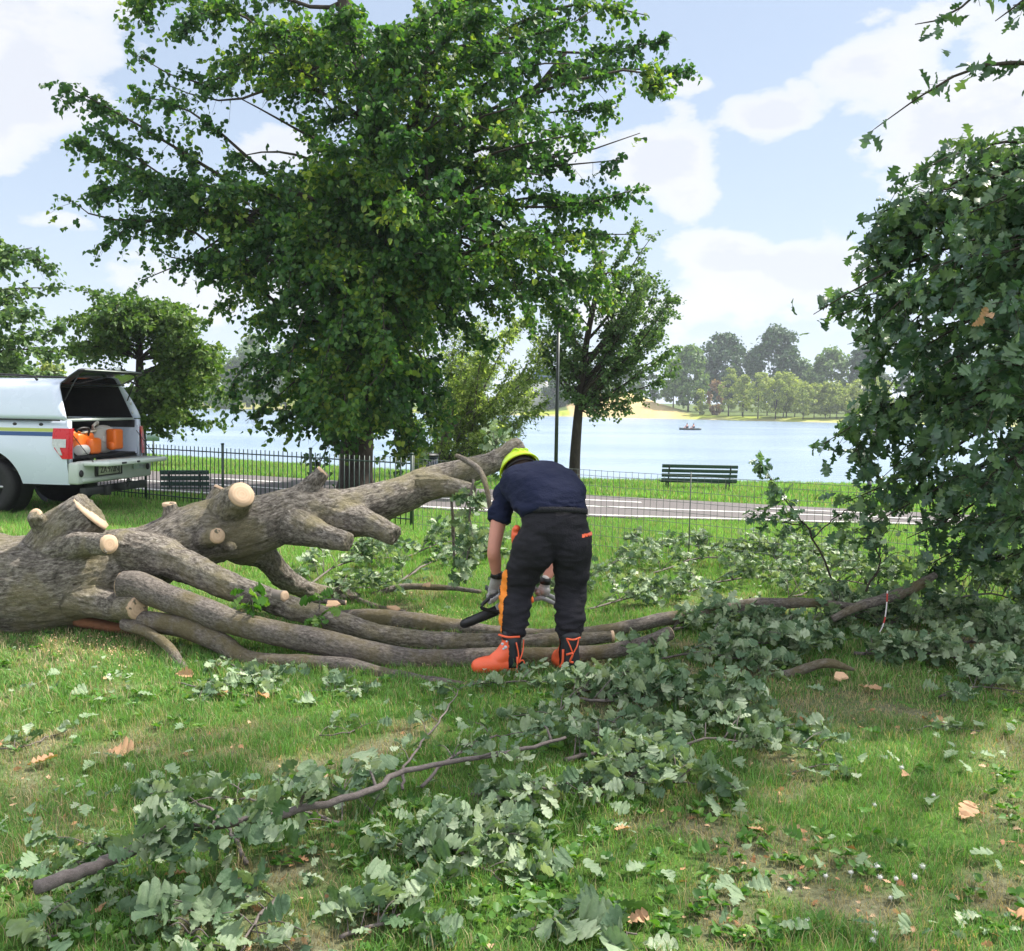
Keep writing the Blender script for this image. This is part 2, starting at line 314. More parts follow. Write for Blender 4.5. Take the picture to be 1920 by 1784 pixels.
# water
wm, t = mat('lake_water'); tcn = t.n('ShaderNodeTexCoord')
mpw = t.n('ShaderNodeMapping', ins={0: tcn.outputs['Object'], 'Scale': (.35, 1.2, 1)})
wn = t.n('ShaderNodeTexNoise', ins={'Vector': mpw.outputs[0], 'Scale': 1.6, 'Detail': 5.0, 'Roughness': .6}); wn2 = t.n('ShaderNodeTexNoise', ins={'Vector': mpw.outputs[0], 'Scale': .06, 'Detail': 3.0})
bw = t.n('ShaderNodeBump', ins={'Strength': .55, 'Distance': .25, 'Height': wn.outputs[0]})
cw = t.ramp(wn2.outputs[0], [(.35, (.20, .28, .39)), (.65, (.27, .35, .45))])
out(t, t.n('ShaderNodeBsdfPrincipled', ins={'Base Color': cw, 'Roughness': .22, 'IOR': 1.33, 'Specular IOR Level': .9, 'Normal': bw.outputs[0]}).outputs[0])
mb = MB(); mb.add([[-900, 24, -1.8], [900, 24, -1.8], [900, 430, -1.8], [-900, 430, -1.8]], [[0, 1, 2, 3]]); tag(mb.build('lake', wm), kind='structure')
# ------------------------------------------------------------------ leaf templates: tip along +Y, face up +Z, length 1
def oak_t(full=True):
    h = [(0, 0), (.012, .07), (.07, .13), (.055, .19), (.14, .23), (.17, .31), (.10, .35), (.21, .42), (.26, .50), (.12, .545), (.26, .61), (.32, .70), (.27, .765), (.16, .78), (.24, .85), (.20, .93), (.11, .985), (.0, 1.0)] if full else [(0, 0), (.15, .24), (.08, .32), (.29, .47), (.26, .55), (.11, .57), (.33, .74), (.14, .78), (.17, .95), (0, 1.)]
    n = len(h); V = []
    for x, y in h: V.append((0, y, -.16*y*y))
    for x, y in h: V.append((x, y, .28*x-.16*y*y-.35*x*x))
    for x, y in h: V.append((-x, y, .28*x-.16*y*y-.35*x*x))
    Fc = [[i, n+i, n+i+1, i+1] for i in range(n-1)]+[[i, i+1, 2*n+i+1, 2*n+i] for i in range(n-1)]
    return A(V), A(Fc)
OAK, OAKL = oak_t(), oak_t(False)
LIN = (A([[0, 0, 0], [.42, .18, .08], [.42, .6, .02], [0, 1., -.18], [0, .5, -.03], [-.42, .6, .02], [-.42, .18, .08]]), A([[0, 1, 2, 4], [4, 2, 3, 4], [0, 4, 5, 6], [4, 3, 5, 4]]))
LIN = (A([[0, 0, 0], [.44, .22, .08], [.36, .66, .0], [0, 1., -.2], [-.36, .66, .0], [-.44, .22, .08]]), A([[0, 1, 2, 3], [0, 3, 4, 5]]))
NAR = (A([[0, 0, 0], [.2, .45, .05], [0, 1., -.1], [-.2, .45, .05]]), A([[0, 1, 2, 3]]))
def leaves(mb, P, T, N, S, tpl, ws=1.0):
    if len(P) == 0: return
    V0, F0 = tpl; T = unit(T); Xd = unit(np.cross(T, N)); N = np.cross(Xd, T); k = len(P); S = np.broadcast_to(S, (k,))
    bend = rng.uniform(-.6, 2.4, k); tw = rng.uniform(-1, 1, k)*1.1; cr_ = rng.normal(size=(k, len(V0), 1))*(.035 if len(V0) > 12 else .02)
    V = P[:, None]+S[:, None, None]*(V0[None, :, 0:1]*Xd[:, None]*ws+V0[None, :, 1:2]*T[:, None]+(V0[None, :, 2:3]*bend[:, None, None]+tw[:, None, None]*V0[None, :, 0:1]*V0[None, :, 1:2]+cr_)*N[:, None])
    Fa = (F0[None]+(np.arange(k)*len(V0))[:, None, None]).reshape(-1, F0.shape[1]); mb.add(V.reshape(-1, 3), Fa)
def rnd(k): return unit(rng.normal(size=(k, 3)))
def bough(wd, lf, p0, p1, r0=.04, lift=.12, droop=.25, nsec=30, L2=.8, sp=.05, ls=.1, tpl=LIN, twig=0, u0=.2, upn=.8, flat=.5, hang=.35, fr=None, nseg=6, ws=1.0, tip_r=.15):
    p0, p1 = A(p0, float), A(p1, float); L = np.linalg.norm(p1-p0); k = 9; u = np.linspace(0, 1, k)
    w_ = rng.normal(size=3)*L*.05
    C = p0+(p1-p0)*u[:, None]+A([0, 0, 1])*(lift*L*np.sin(np.pi*u)-droop*0*u)[:, None]+w_*np.sin(2*np.pi*u)[:, None]
    if wd is not None: wd.tube(C, r0*(1-(1-tip_r)*u), nseg)
    us = np.sort(rng.uniform(u0, 1, nsec)); B = np.stack([np.interp(us, u, C[:, i]) for i in range(3)], 1)
    D = unit(np.stack([np.interp(us, u, np.gradient(C[:, i])) for i in range(3)], 1))
    side = unit(np.cross(D, A([0, 0, 1])))*rng.choice([-1, 1], nsec)[:, None]
    sdir = unit(D*rng.uniform(.2, 1.0, nsec)[:, None]+side*rng.uniform(.3, 1.1, nsec)[:, None]+rng.normal(size=(nsec, 3))*A([.3, .3, flat])+A([0, 0, -.12]))
    Ls = L2*rng.uniform(.45, 1.15, nsec)*(1.15-.55*us); nl = max(3, int(L2/sp)); tt = (np.arange(nl)+.5)/nl
    tl = Ls[:, None]*tt[None]
    Q = B[:, None]+sdir[:, None]*tl[..., None]+A([0, 0, -1])*(droop*tl**2/np.maximum(L2, .1))[..., None]
    okq = fr(Q.reshape(-1, 3)).reshape(nsec, nl).mean(1) > .45 if fr is not None else np.ones(nsec, bool)
    if twig and wd is not None:
        for q in np.nonzero(okq)[0]: wd.tube(np.vstack([B[q], Q[q][::3], Q[q][-1]]), np.linspace(twig, twig*.4, len(Q[q][::3])+2), 3, caps=False)
    P = Q.reshape(-1, 3)+rng.normal(size=(nsec*nl, 3))*ls*.35
    T = np.repeat(sdir, nl, 0)*.7+rng.normal(size=(nsec*nl, 3))*.7+A([0, 0, -hang]); N = A([0, 0, upn])+rng.normal(size=(nsec*nl, 3))*.5
    S = ls*rng.uniform(.65, 1.25, nsec*nl)
    if fr is not None: kp = fr(P); P, T, N, S = P[kp], T[kp], N[kp], S[kp]
    leaves(lf, P, T, N, S, tpl, ws)
# ------------------------------------------------------------------ foliage and bark materials
bk_oak = barkm('oak_bark', [(.36, (.04, .034, .028)), (.48, (.20, .175, .148)), (.66, (.60, .545, .48))], 'barkco', (1, 1, .42), 56, 1.0, .022, moss=(.27, .235, .12))
bk_log = barkm('log_bark', [(.34, (.045, .038, .034)), (.5, (.19, .165, .145)), (.7, (.42, .375, .33))], 'barkco', (1, 1, .45), 80, 1.0, .010, moss=(.16, .13, .05))
bk_dark = barkm('dark_bark', [(.3, (.03, .024, .02)), (.6, (.075, .06, .05)), (.8, (.13, .11, .09))], None, (1, 1, .25), 9, .8, .02)
bk_twig = barkm('twig_bark', [(.3, (.10, .085, .08)), (.6, (.20, .17, .16)), (.8, (.32, .28, .26))], None, (.5, 1, 1), 60, .5, .004)
cutm, t = mat('cut_wood'); at_ = t.n('ShaderNodeTexCoord'); wv = t.n('ShaderNodeTexWave', wave_type='RINGS', rings_direction='SPHERICAL', ins={'Vector': at_.outputs['Object'], 'Scale': 15.0, 'Distortion': 1.5, 'Detail': 3.0})
nn = t.n('ShaderNodeTexNoise', ins={'Vector': at_.outputs['Object'], 'Scale': 22.0, 'Detail': 6.0})
out(t, t.n('ShaderNodeBsdfPrincipled', ins={'Base Color': t.mix(nn.outputs[0], t.mix(t.m('MULTIPLY', wv.outputs[1], .55), (.50, .34, .22), (.30, .18, .10)), (.58, .43, .30)), 'Roughness': .8}).outputs[0])
lf_lin = leafm('linden_leaves', [(.22, (.016, .055, .03)), (.44, (.045, .12, .04)), (.6, (.10, .20, .045)), (.76, (.34, .40, .07))], .45, .5, .8, .72)
lf_oak = leafm('oak_leaves', [(.15, (.04, .09, .06)), (.45, (.085, .165, .095)), (.7, (.16, .25, .135)), (.92, (.26, .36, .13))], .36, .36, .9, .4, spec=.6)
lf_cut = leafm('cut_oak_leaves', [(.05, (.05, .11, .04)), (.3, (.12, .20, .11)), (.6, (.235, .325, .185)), (.92, (.40, .47, .32))], .22, .55, 1.2, .2, fine=55)
lf_fresh = leafm('fresh_oak_leaves', [(.2, (.04, .12, .02)), (.6, (.09, .22, .035)), (.85, (.2, .32, .07))], .35, .45)
lf_brown = leafm('dry_leaf', [(.2, (.32, .15, .07)), (.5, (.50, .28, .15)), (.8, (.62, .42, .27))], .2, .7)
lf_elm = leafm('elm_leaves', [(.2, (.055, .12, .055)), (.55, (.125, .21, .085)), (.85, (.24, .34, .12))], .3, .5, .4, .5)
lf_yel = leafm('yellow_green_leaves', [(.2, (.04, .095, .03)), (.5, (.10, .18, .045)), (.8, (.20, .27, .06)), (.92, (.34, .34, .08))], .35, .5, .3, .6)
lf_pale = leafm('pale_willow_leaves', [(.2, (.08, .13, .06)), (.5, (.24, .32, .13)), (.8, (.58, .62, .32)), (.92, (.68, .64, .26))], .6, .5, .5, .5)
lf_fdark = leafm('far_dark_leaves', [(.2, (.03, .07, .04)), (.6, (.065, .125, .055)), (.85, (.13, .20, .08))], .2, .6, .08, .5)
lf_fyel = leafm('far_yellow_leaves', [(.2, (.14, .19, .05)), (.55, (.30, .36, .09)), (.85, (.50, .50, .17))], .35, .6, .1, .5)
lf_fmid = leafm('far_mid_leaves', [(.2, (.06, .12, .04)), (.55, (.14, .23, .06)), (.85, (.26, .35, .10))], .3, .6, .1, .5)
lf_red = leafm('red_bush_leaves', [(.2, (.14, .09, .06)), (.6, (.28, .17, .11)), (.85, (.36, .26, .15))], .3, .6)
# ------------------------------------------------------------------ trees
# the big linden behind the fence
TB = gnd(667, 917); YT = TB[1]
def tz(py): return at(690, py, YT)[2]
lt = thing('linden_tree', 'tall dark green linden with drooping branches, rising behind the fence at picture centre', 'tree', TB)
wd, lf = MB(), MB()
def tp(px, py, dy=0): return at(px, py, YT+dy)
trunk = cr(A([tp(667, 925), tp(668, 860), tp(676, 700), tp(686, 560), tp(694, 420), tp(698, 300), tp(680, 160), tp(650, 40), tp(640, -120), tp(640, -260)]), 4)
wd.tube(trunk, np.interp(np.linspace(0, 1, len(trunk)), [0, .06, .3, .6, 1], [.40, .32, .27, .20, .06]), 14)
fork = cr(A([tp(690, 470), tp(760, 380, .5), tp(850, 260, 1), tp(980, 190, 1), tp(1060, 100, 1)]), 4); wd.tube(fork, np.linspace(.13, .04, len(fork)), 8)
fork = cr(A([tp(692, 380), tp(780, 220, -.5), tp(800, 100, -1), tp(830, -60, -1)]), 4); wd.tube(fork, np.linspace(.13, .05, len(fork)), 8)
def trunk_at(z):
    k = np.argmin(abs(trunk[:, 2]-z)); return trunk[k]
TIPS = [(118, 158, 0), (138, 262, .5), (175, 235, -.5), (140, 380, 0), (175, 360, .6), (190, 462, -.3), (268, 525, 0), (300, 470, 1), (250, 180, 1), (215, 300, -1), (300, 330, -1.3), (330, 420, .6),
 (250, 100, 0), (255, 28, .5), (290, 150, -.6), (330, 60, -1), (280, -40, 0), (400, 120, .9), (360, -60, 1), (480, 60, -1.5), (470, -60, 2), (420, 170, 0), (520, 150, 1.2), (560, 40, -2.4), (560, 120, 2.5),
 (345, 500, 1), (400, 575, 0), (440, 530, -1), (400, 470, -1.6), (470, 450, -2), (380, 350, -2), (450, 370, -2.5), (430, 300, 1.8), (530, 330, -2.4), (520, 430, 2.5), (560, 230, 1.5), (600, 170, -2),
 (1288, 135, 0), (1240, 72, .4), (1225, 160, -.5), (1215, 30, 0), (1180, -30, .8), (1160, 200, 1), (1200, 250, 0), (1165, 300, -.8), (1205, 352, 0), (1150, 380, 1), (1190, 440, 0), (1150, 510, -.6), (1140, 560, .6), (1080, 600, 0),
 (1090, 450, -1.6), (1060, 540, -2), (1000, 600, 1.2), (980, 560, -2.2), (1100, 250, -2), (1080, 120, -2), (1110, 20, -1.5), (1000, -40, -2), (1040, 60, 2), (960, 100, -2.8), (900, 30, -2.8), (1000, 200, -3), (930, 250, -3.2), (1020, 330, -2.8), (930, 380, -3.4), (1000, 440, -3), (900, 480, -3.5), (1050, 250, 2.5),
 (800, 20, -3), (780, 140, -3.6), (860, 180, -3.6), (720, 60, -3), (640, 20, -3), (690, 170, -3.8), (760, 250, -4), (640, 280, -3.6), (700, 340, -3.6), (840, 330, -4), (780, 380, -4.2), (660, 420, -2.6), (880, 420, -3.8), (560, 400, -3.2), (600, 330, -3.2), (820, 470, -3.6), (740, 480, -3.4),
 (900, 640, -.8), (860, 600, -1.6), (960, 590, 0), (850, 740, -.6), (800, 700, -1.5), (880, 560, -3), (800, 600, -3.2), (700, 560, -3.6), (620, 520, -3.6), (540, 540, -3.2), (480, 600, -2), (560, 620, -3), (640, 620, -3.8), (720, 640, -4), (790, 670, -3),
 (430, 745, 0), (460, 790, -.6), (480, 720, -1.5), (540, 700, -2.5), (520, 790, -1.4), (600, 720, -3.4), (680, 740, -3.6), (750, 760, -3), (820, 790, -1.4), (560, 800, -1.8), (620, 830, -2.2), (700, 840, -2.6), (760, 860, -1.6), (790, 830, -.6), (590, 890, -1.2), (660, 800, -3.2), (600, 780, -3), (740, 810, -2.6),
 (500, 640, 1.2), (620, 600, 2.6), (820, 560, 2.8), (760, 700, 2), (560, 740, 1.8), (700, 300, 3.4), (850, 100, 3), (950, 320, 3), (880, 480, 3.2), (480, 380, 3), (620, 100, 3.2), (700, 460, 3.6), (770, 560, -1), (640, 680, 1), (700, 800, 1.4)]
HC = [(tp(470, 232), .62, .62), (tp(545, 262), .34, .28), (tp(640, 238), .22, .18), (tp(590, 205), .3, .2), (tp(1010, 215), .22, .18), (tp(1030, 190), .3, .1), (tp(370, 555), .5, .25), (tp(385, 445), .28, .2), (tp(880, 480), .15, .28), (tp(1010, 395), .3, .14), (tp(830, 110), .3, .1)]
def gaps(P):
    k = (fbm(P, .95, 3, 71) > .33+.04*(P[:, 0] < -2.2)) & (fbm(P, 2.6, 2, 75) > .36)
    for c_, a_, b_ in HC: k &= ((P[:, 0]-c_[0])/a_)**2+((P[:, 2]-c_[2])/b_)**2 > .75+.5*rng.random(len(P))
    return k
for (px, py, dy) in TIPS:
    t1 = tp(px, py, dy); hd = math.hypot(t1[0]-TB[0], t1[1]-TB[1])
    if py < 520: z0 = t1[2]-.34*hd+.2; lift, dr = .10, .5
    else: z0 = t1[2]+.30*hd+.5; lift, dr = .10, .45
    if px < 430 and py < 310: z0, lift = (t1[2]-.12*hd, .05) if py < 152 else (t1[2]-.52*hd, -.03)
    z0 = min(max(z0, 1.9), 11.5); p0 = trunk_at(z0); L = np.linalg.norm(t1-p0)
    bough(wd, lf, p0, t1, .022+.006*L, lift, dr, int(26+16*L), .72, .042, .090, LIN, .005, .10, .65, .5, .55, fr=gaps)
lf.build('crown', lf_lin, lt); wd.build('trunk', bk_dark, lt, smooth=True)
print('linden leaves', sum(len(f) for f, _ in lf.F))
def simple_tree(name, label, base, tr, tips, m, bm=bk_dark, r=(.14, .05), ls=.07, sp=.05, L2=.7, dens=9, lift=.05, droop=.2, z0f=None, tpl=LIN, twig=.004, u0=.25, br=.012, hang=.3, group=None, nb=4, cat='tree', Y=None):
    o = thing(name, label, cat, base, group=group); wd, lf = MB(), MB(); T = cr(A(tr), 4); wd.tube(T, np.linspace(r[0], r[1], len(T)), 10)
    for q in tips:
        t1 = A(q[:3]); hd = math.hypot(t1[0]-base[0], t1[1]-base[1]); z0 = z0f(t1, hd); p0 = T[np.argmin(abs(T[:, 2]-z0))]; L = np.linalg.norm(t1-p0)
        bough(wd, lf, p0, t1, .012+br*L, lift, droop, int(5+dens*L), L2, sp, ls, tpl, twig, u0, .7, .35, hang)
    lf.build('crown', m, o); wd.build('trunk', bm, o, smooth=True); return o
# the slim elm on the bank
Yb = 23.6
def q(px, py, dy=0, Y=None): return at(px, py, (Y or Yb)+dy)
tips = []
for k in range(44):
    a = rng.uniform(0, 2*np.pi); rr = rng.uniform(.35, 1)**.6; tips.append(q(1138+124*rr*np.cos(a), 590+168*rr*np.sin(a), rng.uniform(-1.3, 1.3)))
tips += [q(1270, 650), q(1262, 560), q(1225, 440), q(1190, 420), q(1010, 640), q(990, 610, .4), q(1180, 770), q(1200, 740), q(1120, 770), q(1265, 690), q(1040, 640)]
be = q(1077, 899); be[2] = gz(be[0], be[1])-.05
simple_tree('elm_tree', 'slim elm with straight dark trunk and airy crown on the lake bank', be, [be, q(1078, 860), q(1083, 790), q(1088, 740), q(1100, 640), q(1120, 540), q(1130, 470)], tips, lf_elm,
 r=(.15, .04), ls=.07, sp=.034, L2=.6, dens=11, lift=-.04, droop=.15, z0f=lambda t1, hd: max(q(0, 745)[2], t1[2]-1.2*hd-.3), tpl=LIN, br=.010, twig=.004, u0=.3)
# round tree left, with yellow tints
Yl = 25.5
bl = at(262, 850, Yl); bl[2] = gz(bl[0], bl[1])
tips = []
for k in range(95):
    a = rng.uniform(0, 2*np.pi); rr = rng.uniform(.25, 1)**.55; ty = rng.uniform(-2.2, 1.8); tips.append(at(268+150*rr*np.cos(a), 672+118*rr*np.sin(a), Yl+ty))
tips += [at(175, 545, Yl), at(250, 555, Yl), at(330, 580, Yl), at(395, 660, Yl), at(425, 740, Yl), at(405, 790, Yl), at(120, 600, Yl), at(330, 800, Yl), at(370, 790, Yl), at(300, 805, Yl)]
simple_tree('round_tree', 'round bushy tree with yellowish green crown behind the white truck', bl, [bl, at(262, 800, Yl), at(262, 700, Yl), at(262, 600, Yl)], tips, lf_yel, r=(.2, .06), ls=.10, sp=.06, L2=.7, dens=13, lift=.1, droop=.35, z0f=lambda t1, hd: t1[2]-.2*hd+.2)
# tree at the left edge
Ye = 20.
b2 = at(-190, 930, Ye); b2[2] = 0
tips = [at(x, y, Ye+rng.uniform(-1.2, 1.2)) for x, y in ((60, 465), (30, 480), (110, 540), (85, 590), (60, 620), (20, 560), (100, 660), (0, 640), (-20, 500), (40, 540), (118, 610), (-40, 440), (-100, 480), (-60, 560), (-60, 640), (-140, 600), (10, 600), (50, 580), (-10, 455), (90, 500), (110, 700), (30, 690))]
simple_tree('leaning_tree', 'tree reaching in from the left edge over the white truck roof', b2, [b2, at(-190, 760, Ye), at(-180, 600, Ye), at(-170, 420, Ye)], tips, lf_elm, r=(.22, .1), ls=.1, sp=.06, L2=.6, dens=9, z0f=lambda t1, hd: t1[2]-.25*hd, lift=.06, droop=.4, u0=.45)
# willow shrub on the bank
Yw = 23.
bw_ = at(828, 862, Yw); bw_[2] = gz(bw_[0], bw_[1])
tips = [at(x, y, Yw+rng.uniform(-1.2, 1.4)) for x, y in ((800, 600), (850, 590), (900, 600), (930, 640), (960, 620), (1000, 660), (1010, 700), (1000, 740), (980, 780), (930, 800), (960, 820), (900, 840), (870, 680), (840, 660), (920, 690), (960, 690), (900, 740), (870, 780), (940, 760), (800, 740), (780, 800), (1015, 640), (885, 620), (985, 600), (860, 830), (830, 800), (905, 660), (1020, 760), (800, 840), (925, 850))]
simple_tree('willow_shrub', 'pale yellow-green willow shrub with fanned thin stems behind the linden', bw_, [bw_, at(830, 830, Yw), at(836, 800, Yw)], tips, lf_pale, bm=bk_twig, r=(.12, .05), ls=.10, sp=.032, L2=.6, dens=15, lift=.06, droop=.3, z0f=lambda t1, hd: -.1, tpl=NAR, br=.006, u0=.3)
# trees and bushes built of leafy clumps, for the far shore
def blob(name, label, px, top, bot, wpx, Y, m, ls, n, group=None, trunk_h=.15, cat='tree', cols=None, pyr=0, tk=.012, flare=0):
    b = at(px, bot, Y); b[2] = min(b[2], gz(b[0], b[1])+.0); tpz = at(px, top, Y)[2]; H = tpz-b[2]; W = wpx*Y/F/2
    o = thing(name, label, cat, b, group=group); lf = MB(); nc = max(7, int(n/55)); ctr = []
    z0 = b[2]+H*trunk_h
    for k in range(nc):
        h = rng.uniform(0, 1); pr = (math.sin(math.pi*min(1, h*.82+.16))**.6)*(1-pyr*h); a = rng.uniform(0, 6.283); rr = W*pr*math.sqrt(rng.uniform(.1, 1))*.86
        ctr.append((b[0]+rr*math.cos(a), b[1]+rr*math.sin(a), z0+(tpz-z0)*(h*.93+.02), W*rng.uniform(.17, .32)))
    ctr = A(ctr); per = n//nc; C = np.repeat(ctr, per, 0); d = rnd(len(C)); rad = rng.uniform(.35, 1.12, len(C))[:, None]
    P = C[:, :3]+d*rad*C[:, 3:4]*A([1, 1, .75]); leaves(lf, P, rnd(len(C))+A([0, 0, -.3]), d*.8+A([0, 0, .5])+rnd(len(C))*.5, ls*rng.uniform(.6, 1.3, len(C)), LIN)
    lf.build('crown', m, o); wd = MB(); wd.tube([b-A([0, 0, .3]), b+A([0, 0, H*trunk_h*1.1]), b+A([W*.05, 0, H*.7])], [H*tk*1.4, H*tk, H*tk*.3], 7)
    for k in range(5): c = ctr[rng.integers(nc)]; wd.tube([b+A([0, 0, H*trunk_h*rng.uniform(.8, 1.6)]), c[:3]], [H*tk*.5, H*tk*.15], 5)
    wd.build('trunk', bk_dark, o, smooth=True); return o
FT = 'far-off trees across the lake'
for a in [
 ('broadleaf_tree', 'dark tall poplar with rounded top, left of the two dark giants across the lake', 1355, 626, 770, 112, 305, lf_fdark, .95, 6000, FT),
 ('broadleaf_tree', 'highest dark poplar across the lake, right of its dark twin', 1452, 610, 770, 108, 300, lf_fdark, .95, 6000, FT),
 ('broadleaf_tree', 'hazy green tree across the lake, just right of the highest dark poplar', 1555, 652, 775, 90, 295, lf_fmid, .9, 4500, FT),
 ('broadleaf_tree', 'far blue-green tree half hidden by the oak leaves across the lake', 1625, 640, 775, 90, 290, lf_fdark, .9, 4500, FT),
 ('broadleaf_tree', 'far dark tree seen through the oak at the right edge', 1740, 640, 780, 130, 285, lf_fdark, .9, 4500, FT),
 ('broadleaf_tree', 'far tree at the right edge behind the oak leaves', 1860, 650, 785, 120, 275, lf_fmid, .9, 4000, FT),
 ('broadleaf_tree', 'far dark tree between the two giants, set further back', 1400, 655, 768, 70, 325, lf_fdark, .95, 3000, FT),
 ('broadleaf_tree', 'low far tree behind the yellow-green row, right part', 1500, 672, 772, 80, 310, lf_fmid, .9, 3000, FT),
 ('willow_tree', 'bright yellow-green willow on the far shore beside the sandy slope', 1290, 645, 775, 78, 276, lf_fmid, .8, 5000, FT),
 ('willow_tree', 'lower grey-green willow on the far shore, left of the bright one', 1262, 672, 772, 54, 280, lf_fmid, .7, 2600, FT),
 ('small_tree', 'small grey tree with thin dark trunk on top of the sandy slope', 1228, 690, 752, 40, 305, lf_fdark, .6, 1200, FT),
 ('small_tree', 'dark tree left of the sandy slope, seen through the elm crown', 1180, 680, 770, 70, 300, lf_fdark, .8, 2500, FT),
 ('small_tree', 'dark tree across the lake seen just left of the elm trunk', 1050, 700, 776, 70, 300, lf_fdark, .8, 2500, FT),
 ('small_tree', 'low green tree across the lake right of the elm trunk', 1118, 705, 776, 66, 295, lf_fmid, .8, 2500, FT),
 ('small_tree', 'yellowish tree on the far shore behind the willow shrub', 975, 700, 776, 60, 290, lf_fyel, .8, 2200, FT),
 ('red_bush', 'reddish brown bush on the far shore', 1343, 712, 762, 44, 262, lf_red, .5, 1400, None, .05, 'bush'),
 ('green_bush', 'bright green bush on the far shore left of the reddish one', 1312, 728, 770, 34, 262, lf_fyel, .5, 1000, None, .05, 'bush'),
 ('broadleaf_tree', 'hazy tree across the lake at the gap right of the round tree', 405, 655, 725, 100, 330, lf_fmid, 1.0, 3500, FT),
 ('broadleaf_tree', 'hazy tall tree across the lake, rightmost in the gap left of the linden', 475, 628, 725, 90, 330, lf_fmid, 1.0, 3500, FT),
 ('broadleaf_tree', 'light hazy tree across the lake touching the linden foliage', 535, 640, 728, 80, 325, lf_fmid, 1.0, 3000, FT),
 ('broadleaf_tree', 'hazy blue-green tree across the lake in the middle of the left gap', 445, 668, 728, 70, 335, lf_fdark, 1.0, 2500, FT),
 ('broadleaf_tree', 'far tree behind the round tree on the left', 340, 660, 728, 100, 330, lf_fmid, 1.0, 2500, FT),
 ('broadleaf_tree', 'far tree behind the linden foliage, left of the willow shrub', 620, 660, 735, 120, 320, lf_fmid, 1.0, 2500, FT),
 ('broadleaf_tree', 'far tree behind the linden trunk', 740, 660, 745, 120, 310, lf_fmid, 1.0, 2500, FT),
 ('broadleaf_tree', 'far tree behind the willow shrub', 870, 665, 755, 120, 305, lf_fmid, 1.0, 2500, FT),
 ('leafy_bush', 'light green bush behind the white truck roof at the left edge', 20, 655, 800, 130, 42, lf_yel, .2, 5000, None, .05, 'bush'),
 ('leafy_bush', 'pale green bush behind the truck, between the left edge tree and the round tree', 95, 668, 800, 110, 46, lf_fyel, .2, 3500, None, .05, 'bush'),
 ('leafy_bush', 'dark green low bush right behind the truck roof', 40, 690, 800, 150, 36, lf_elm, .16, 4500, None, .05, 'bush')]:
    blob(*a)
xr = [1368, 1384, 1400, 1416, 1430, 1446, 1462, 1478, 1494, 1510, 1527, 1544, 1560, 1577, 1594, 1611, 1630, 1652]
for k, x in enumerate(xr):
    x += rng.uniform(-6, 6); tall = rng.uniform(680, 706) if x < 1480 else rng.uniform(696, 724)
    blob('young_tree', 'young yellow-green tree with thin dark trunk in the row along the far shore', x+rng.uniform(-4, 4), tall+rng.uniform(-8, 14), 776+(x-1368)*.02, rng.uniform(36, 70), 258+rng.uniform(-8, 8)-(x-1368)*.06, lf_fyel, .42, 2100, 'yellow-green row of young trees on the far shore', .14, 'tree', None, 0, .011)
# the building across the lake
bo = at(1026, 752, 305); bo[2] = gz(bo[0], bo[1])
ho = thing('building', 'white building with blue-grey top floor across the lake, seen beside the lamp post', 'building', bo)
h1 = at(1026, 716, 305)[2]-bo[2]; h2 = at(1026, 692, 305)[2]-bo[2]
MB().box((1, 4, h1/2), (12, 8, h1)).build('wall', pm('white_wall', (.72, .70, .66), .8), ho, local=True)
MB().box((1, 4, (h1+h2)/2), (11.4, 7.6, h2-h1)).build('upper_floor', pm('blue_cladding', (.10, .17, .30), .4), ho, local=True)
MB().box((1, 4, h2+.2), (12, 8, .35)).build('roof', pm('grey_roof', (.3, .32, .36), .6), ho, local=True)
for k in range(4): MB().box((-3.4+2.9*k, -.03, h1*.55), (1.6, .1, 1.5)).build('window', pm('dark_window', (.05, .07, .09), .15), ho, local=True)
# ------------------------------------------------------------------ fences
green = pm('green_fence_paint', (.022, .045, .035), .45, .3, 6, spec=.5)
wire = pm('galvanised_wire', (.13, .15, .14), .5, .3, 6, metal=.3)
wired = pm('dark_wire', (.09, .105, .095), .5, .3, 6, metal=.2)
lampm = pm('lamp_post_paint', (.035, .045, .05), .4, .25, 5)
def onz(px, py, z):
    d = ray(px, py); t = (z-CAMZ)/d[2]; return A([0, 0, CAMZ])+d*t
A0, A1 = onz(262, 833, .90), onz(772, 861, .90); B0, B1 = onz(776, 862, .92), onz(1640, 910, .95)
A0[2] = A1[2] = B0[2] = B1[2] = 0
B1 = B0+(B1-B0)*1.35; A0 = A0+(A0-A1)*.30
f1 = thing('bar_fence', 'dark green fence of upright bars between the truck and the linden', 'fence', A0)
L = np.linalg.norm((A1-A0)[:2]); dv = (A1-A0)/L; npan = int(round(L/1.98)); sp_ = L/npan
for k in range(npan+1):
    p = A0+dv*sp_*k; m_ = MB(); m_.tube([p-A([0, 0, .1]), p+A([0, 0, .97])], .021, 10); m_.ell(p+A([0, 0, .97]), (.03, .03, .016), nv=6, nu=10); m_.build('post', green, f1, smooth=True)
    if k < npan:
        m_ = MB(); nb = int(sp_/.088)
        for j in range(1, nb): c = p+dv*(sp_*j/nb); m_.tube([c+A([0, 0, .02]), c+A([0, 0, .91+rng.uniform(-.004, .004)])], .0078, 6)
        for z in (.10, .84): m_.bar(p+A([0, 0, z]), p+dv*sp_+A([0, 0, z]), .008, .018)
        m_.build('bar_panel', green, f1)
f2 = thing('wire_fence', 'thin galvanised wire mesh fence right of the man, along the path', 'fence', B0)
L = np.linalg.norm((B1-B0)[:2]); dv = (B1-B0)/L; npan = int(round(L/2.0)); sp_ = L/npan
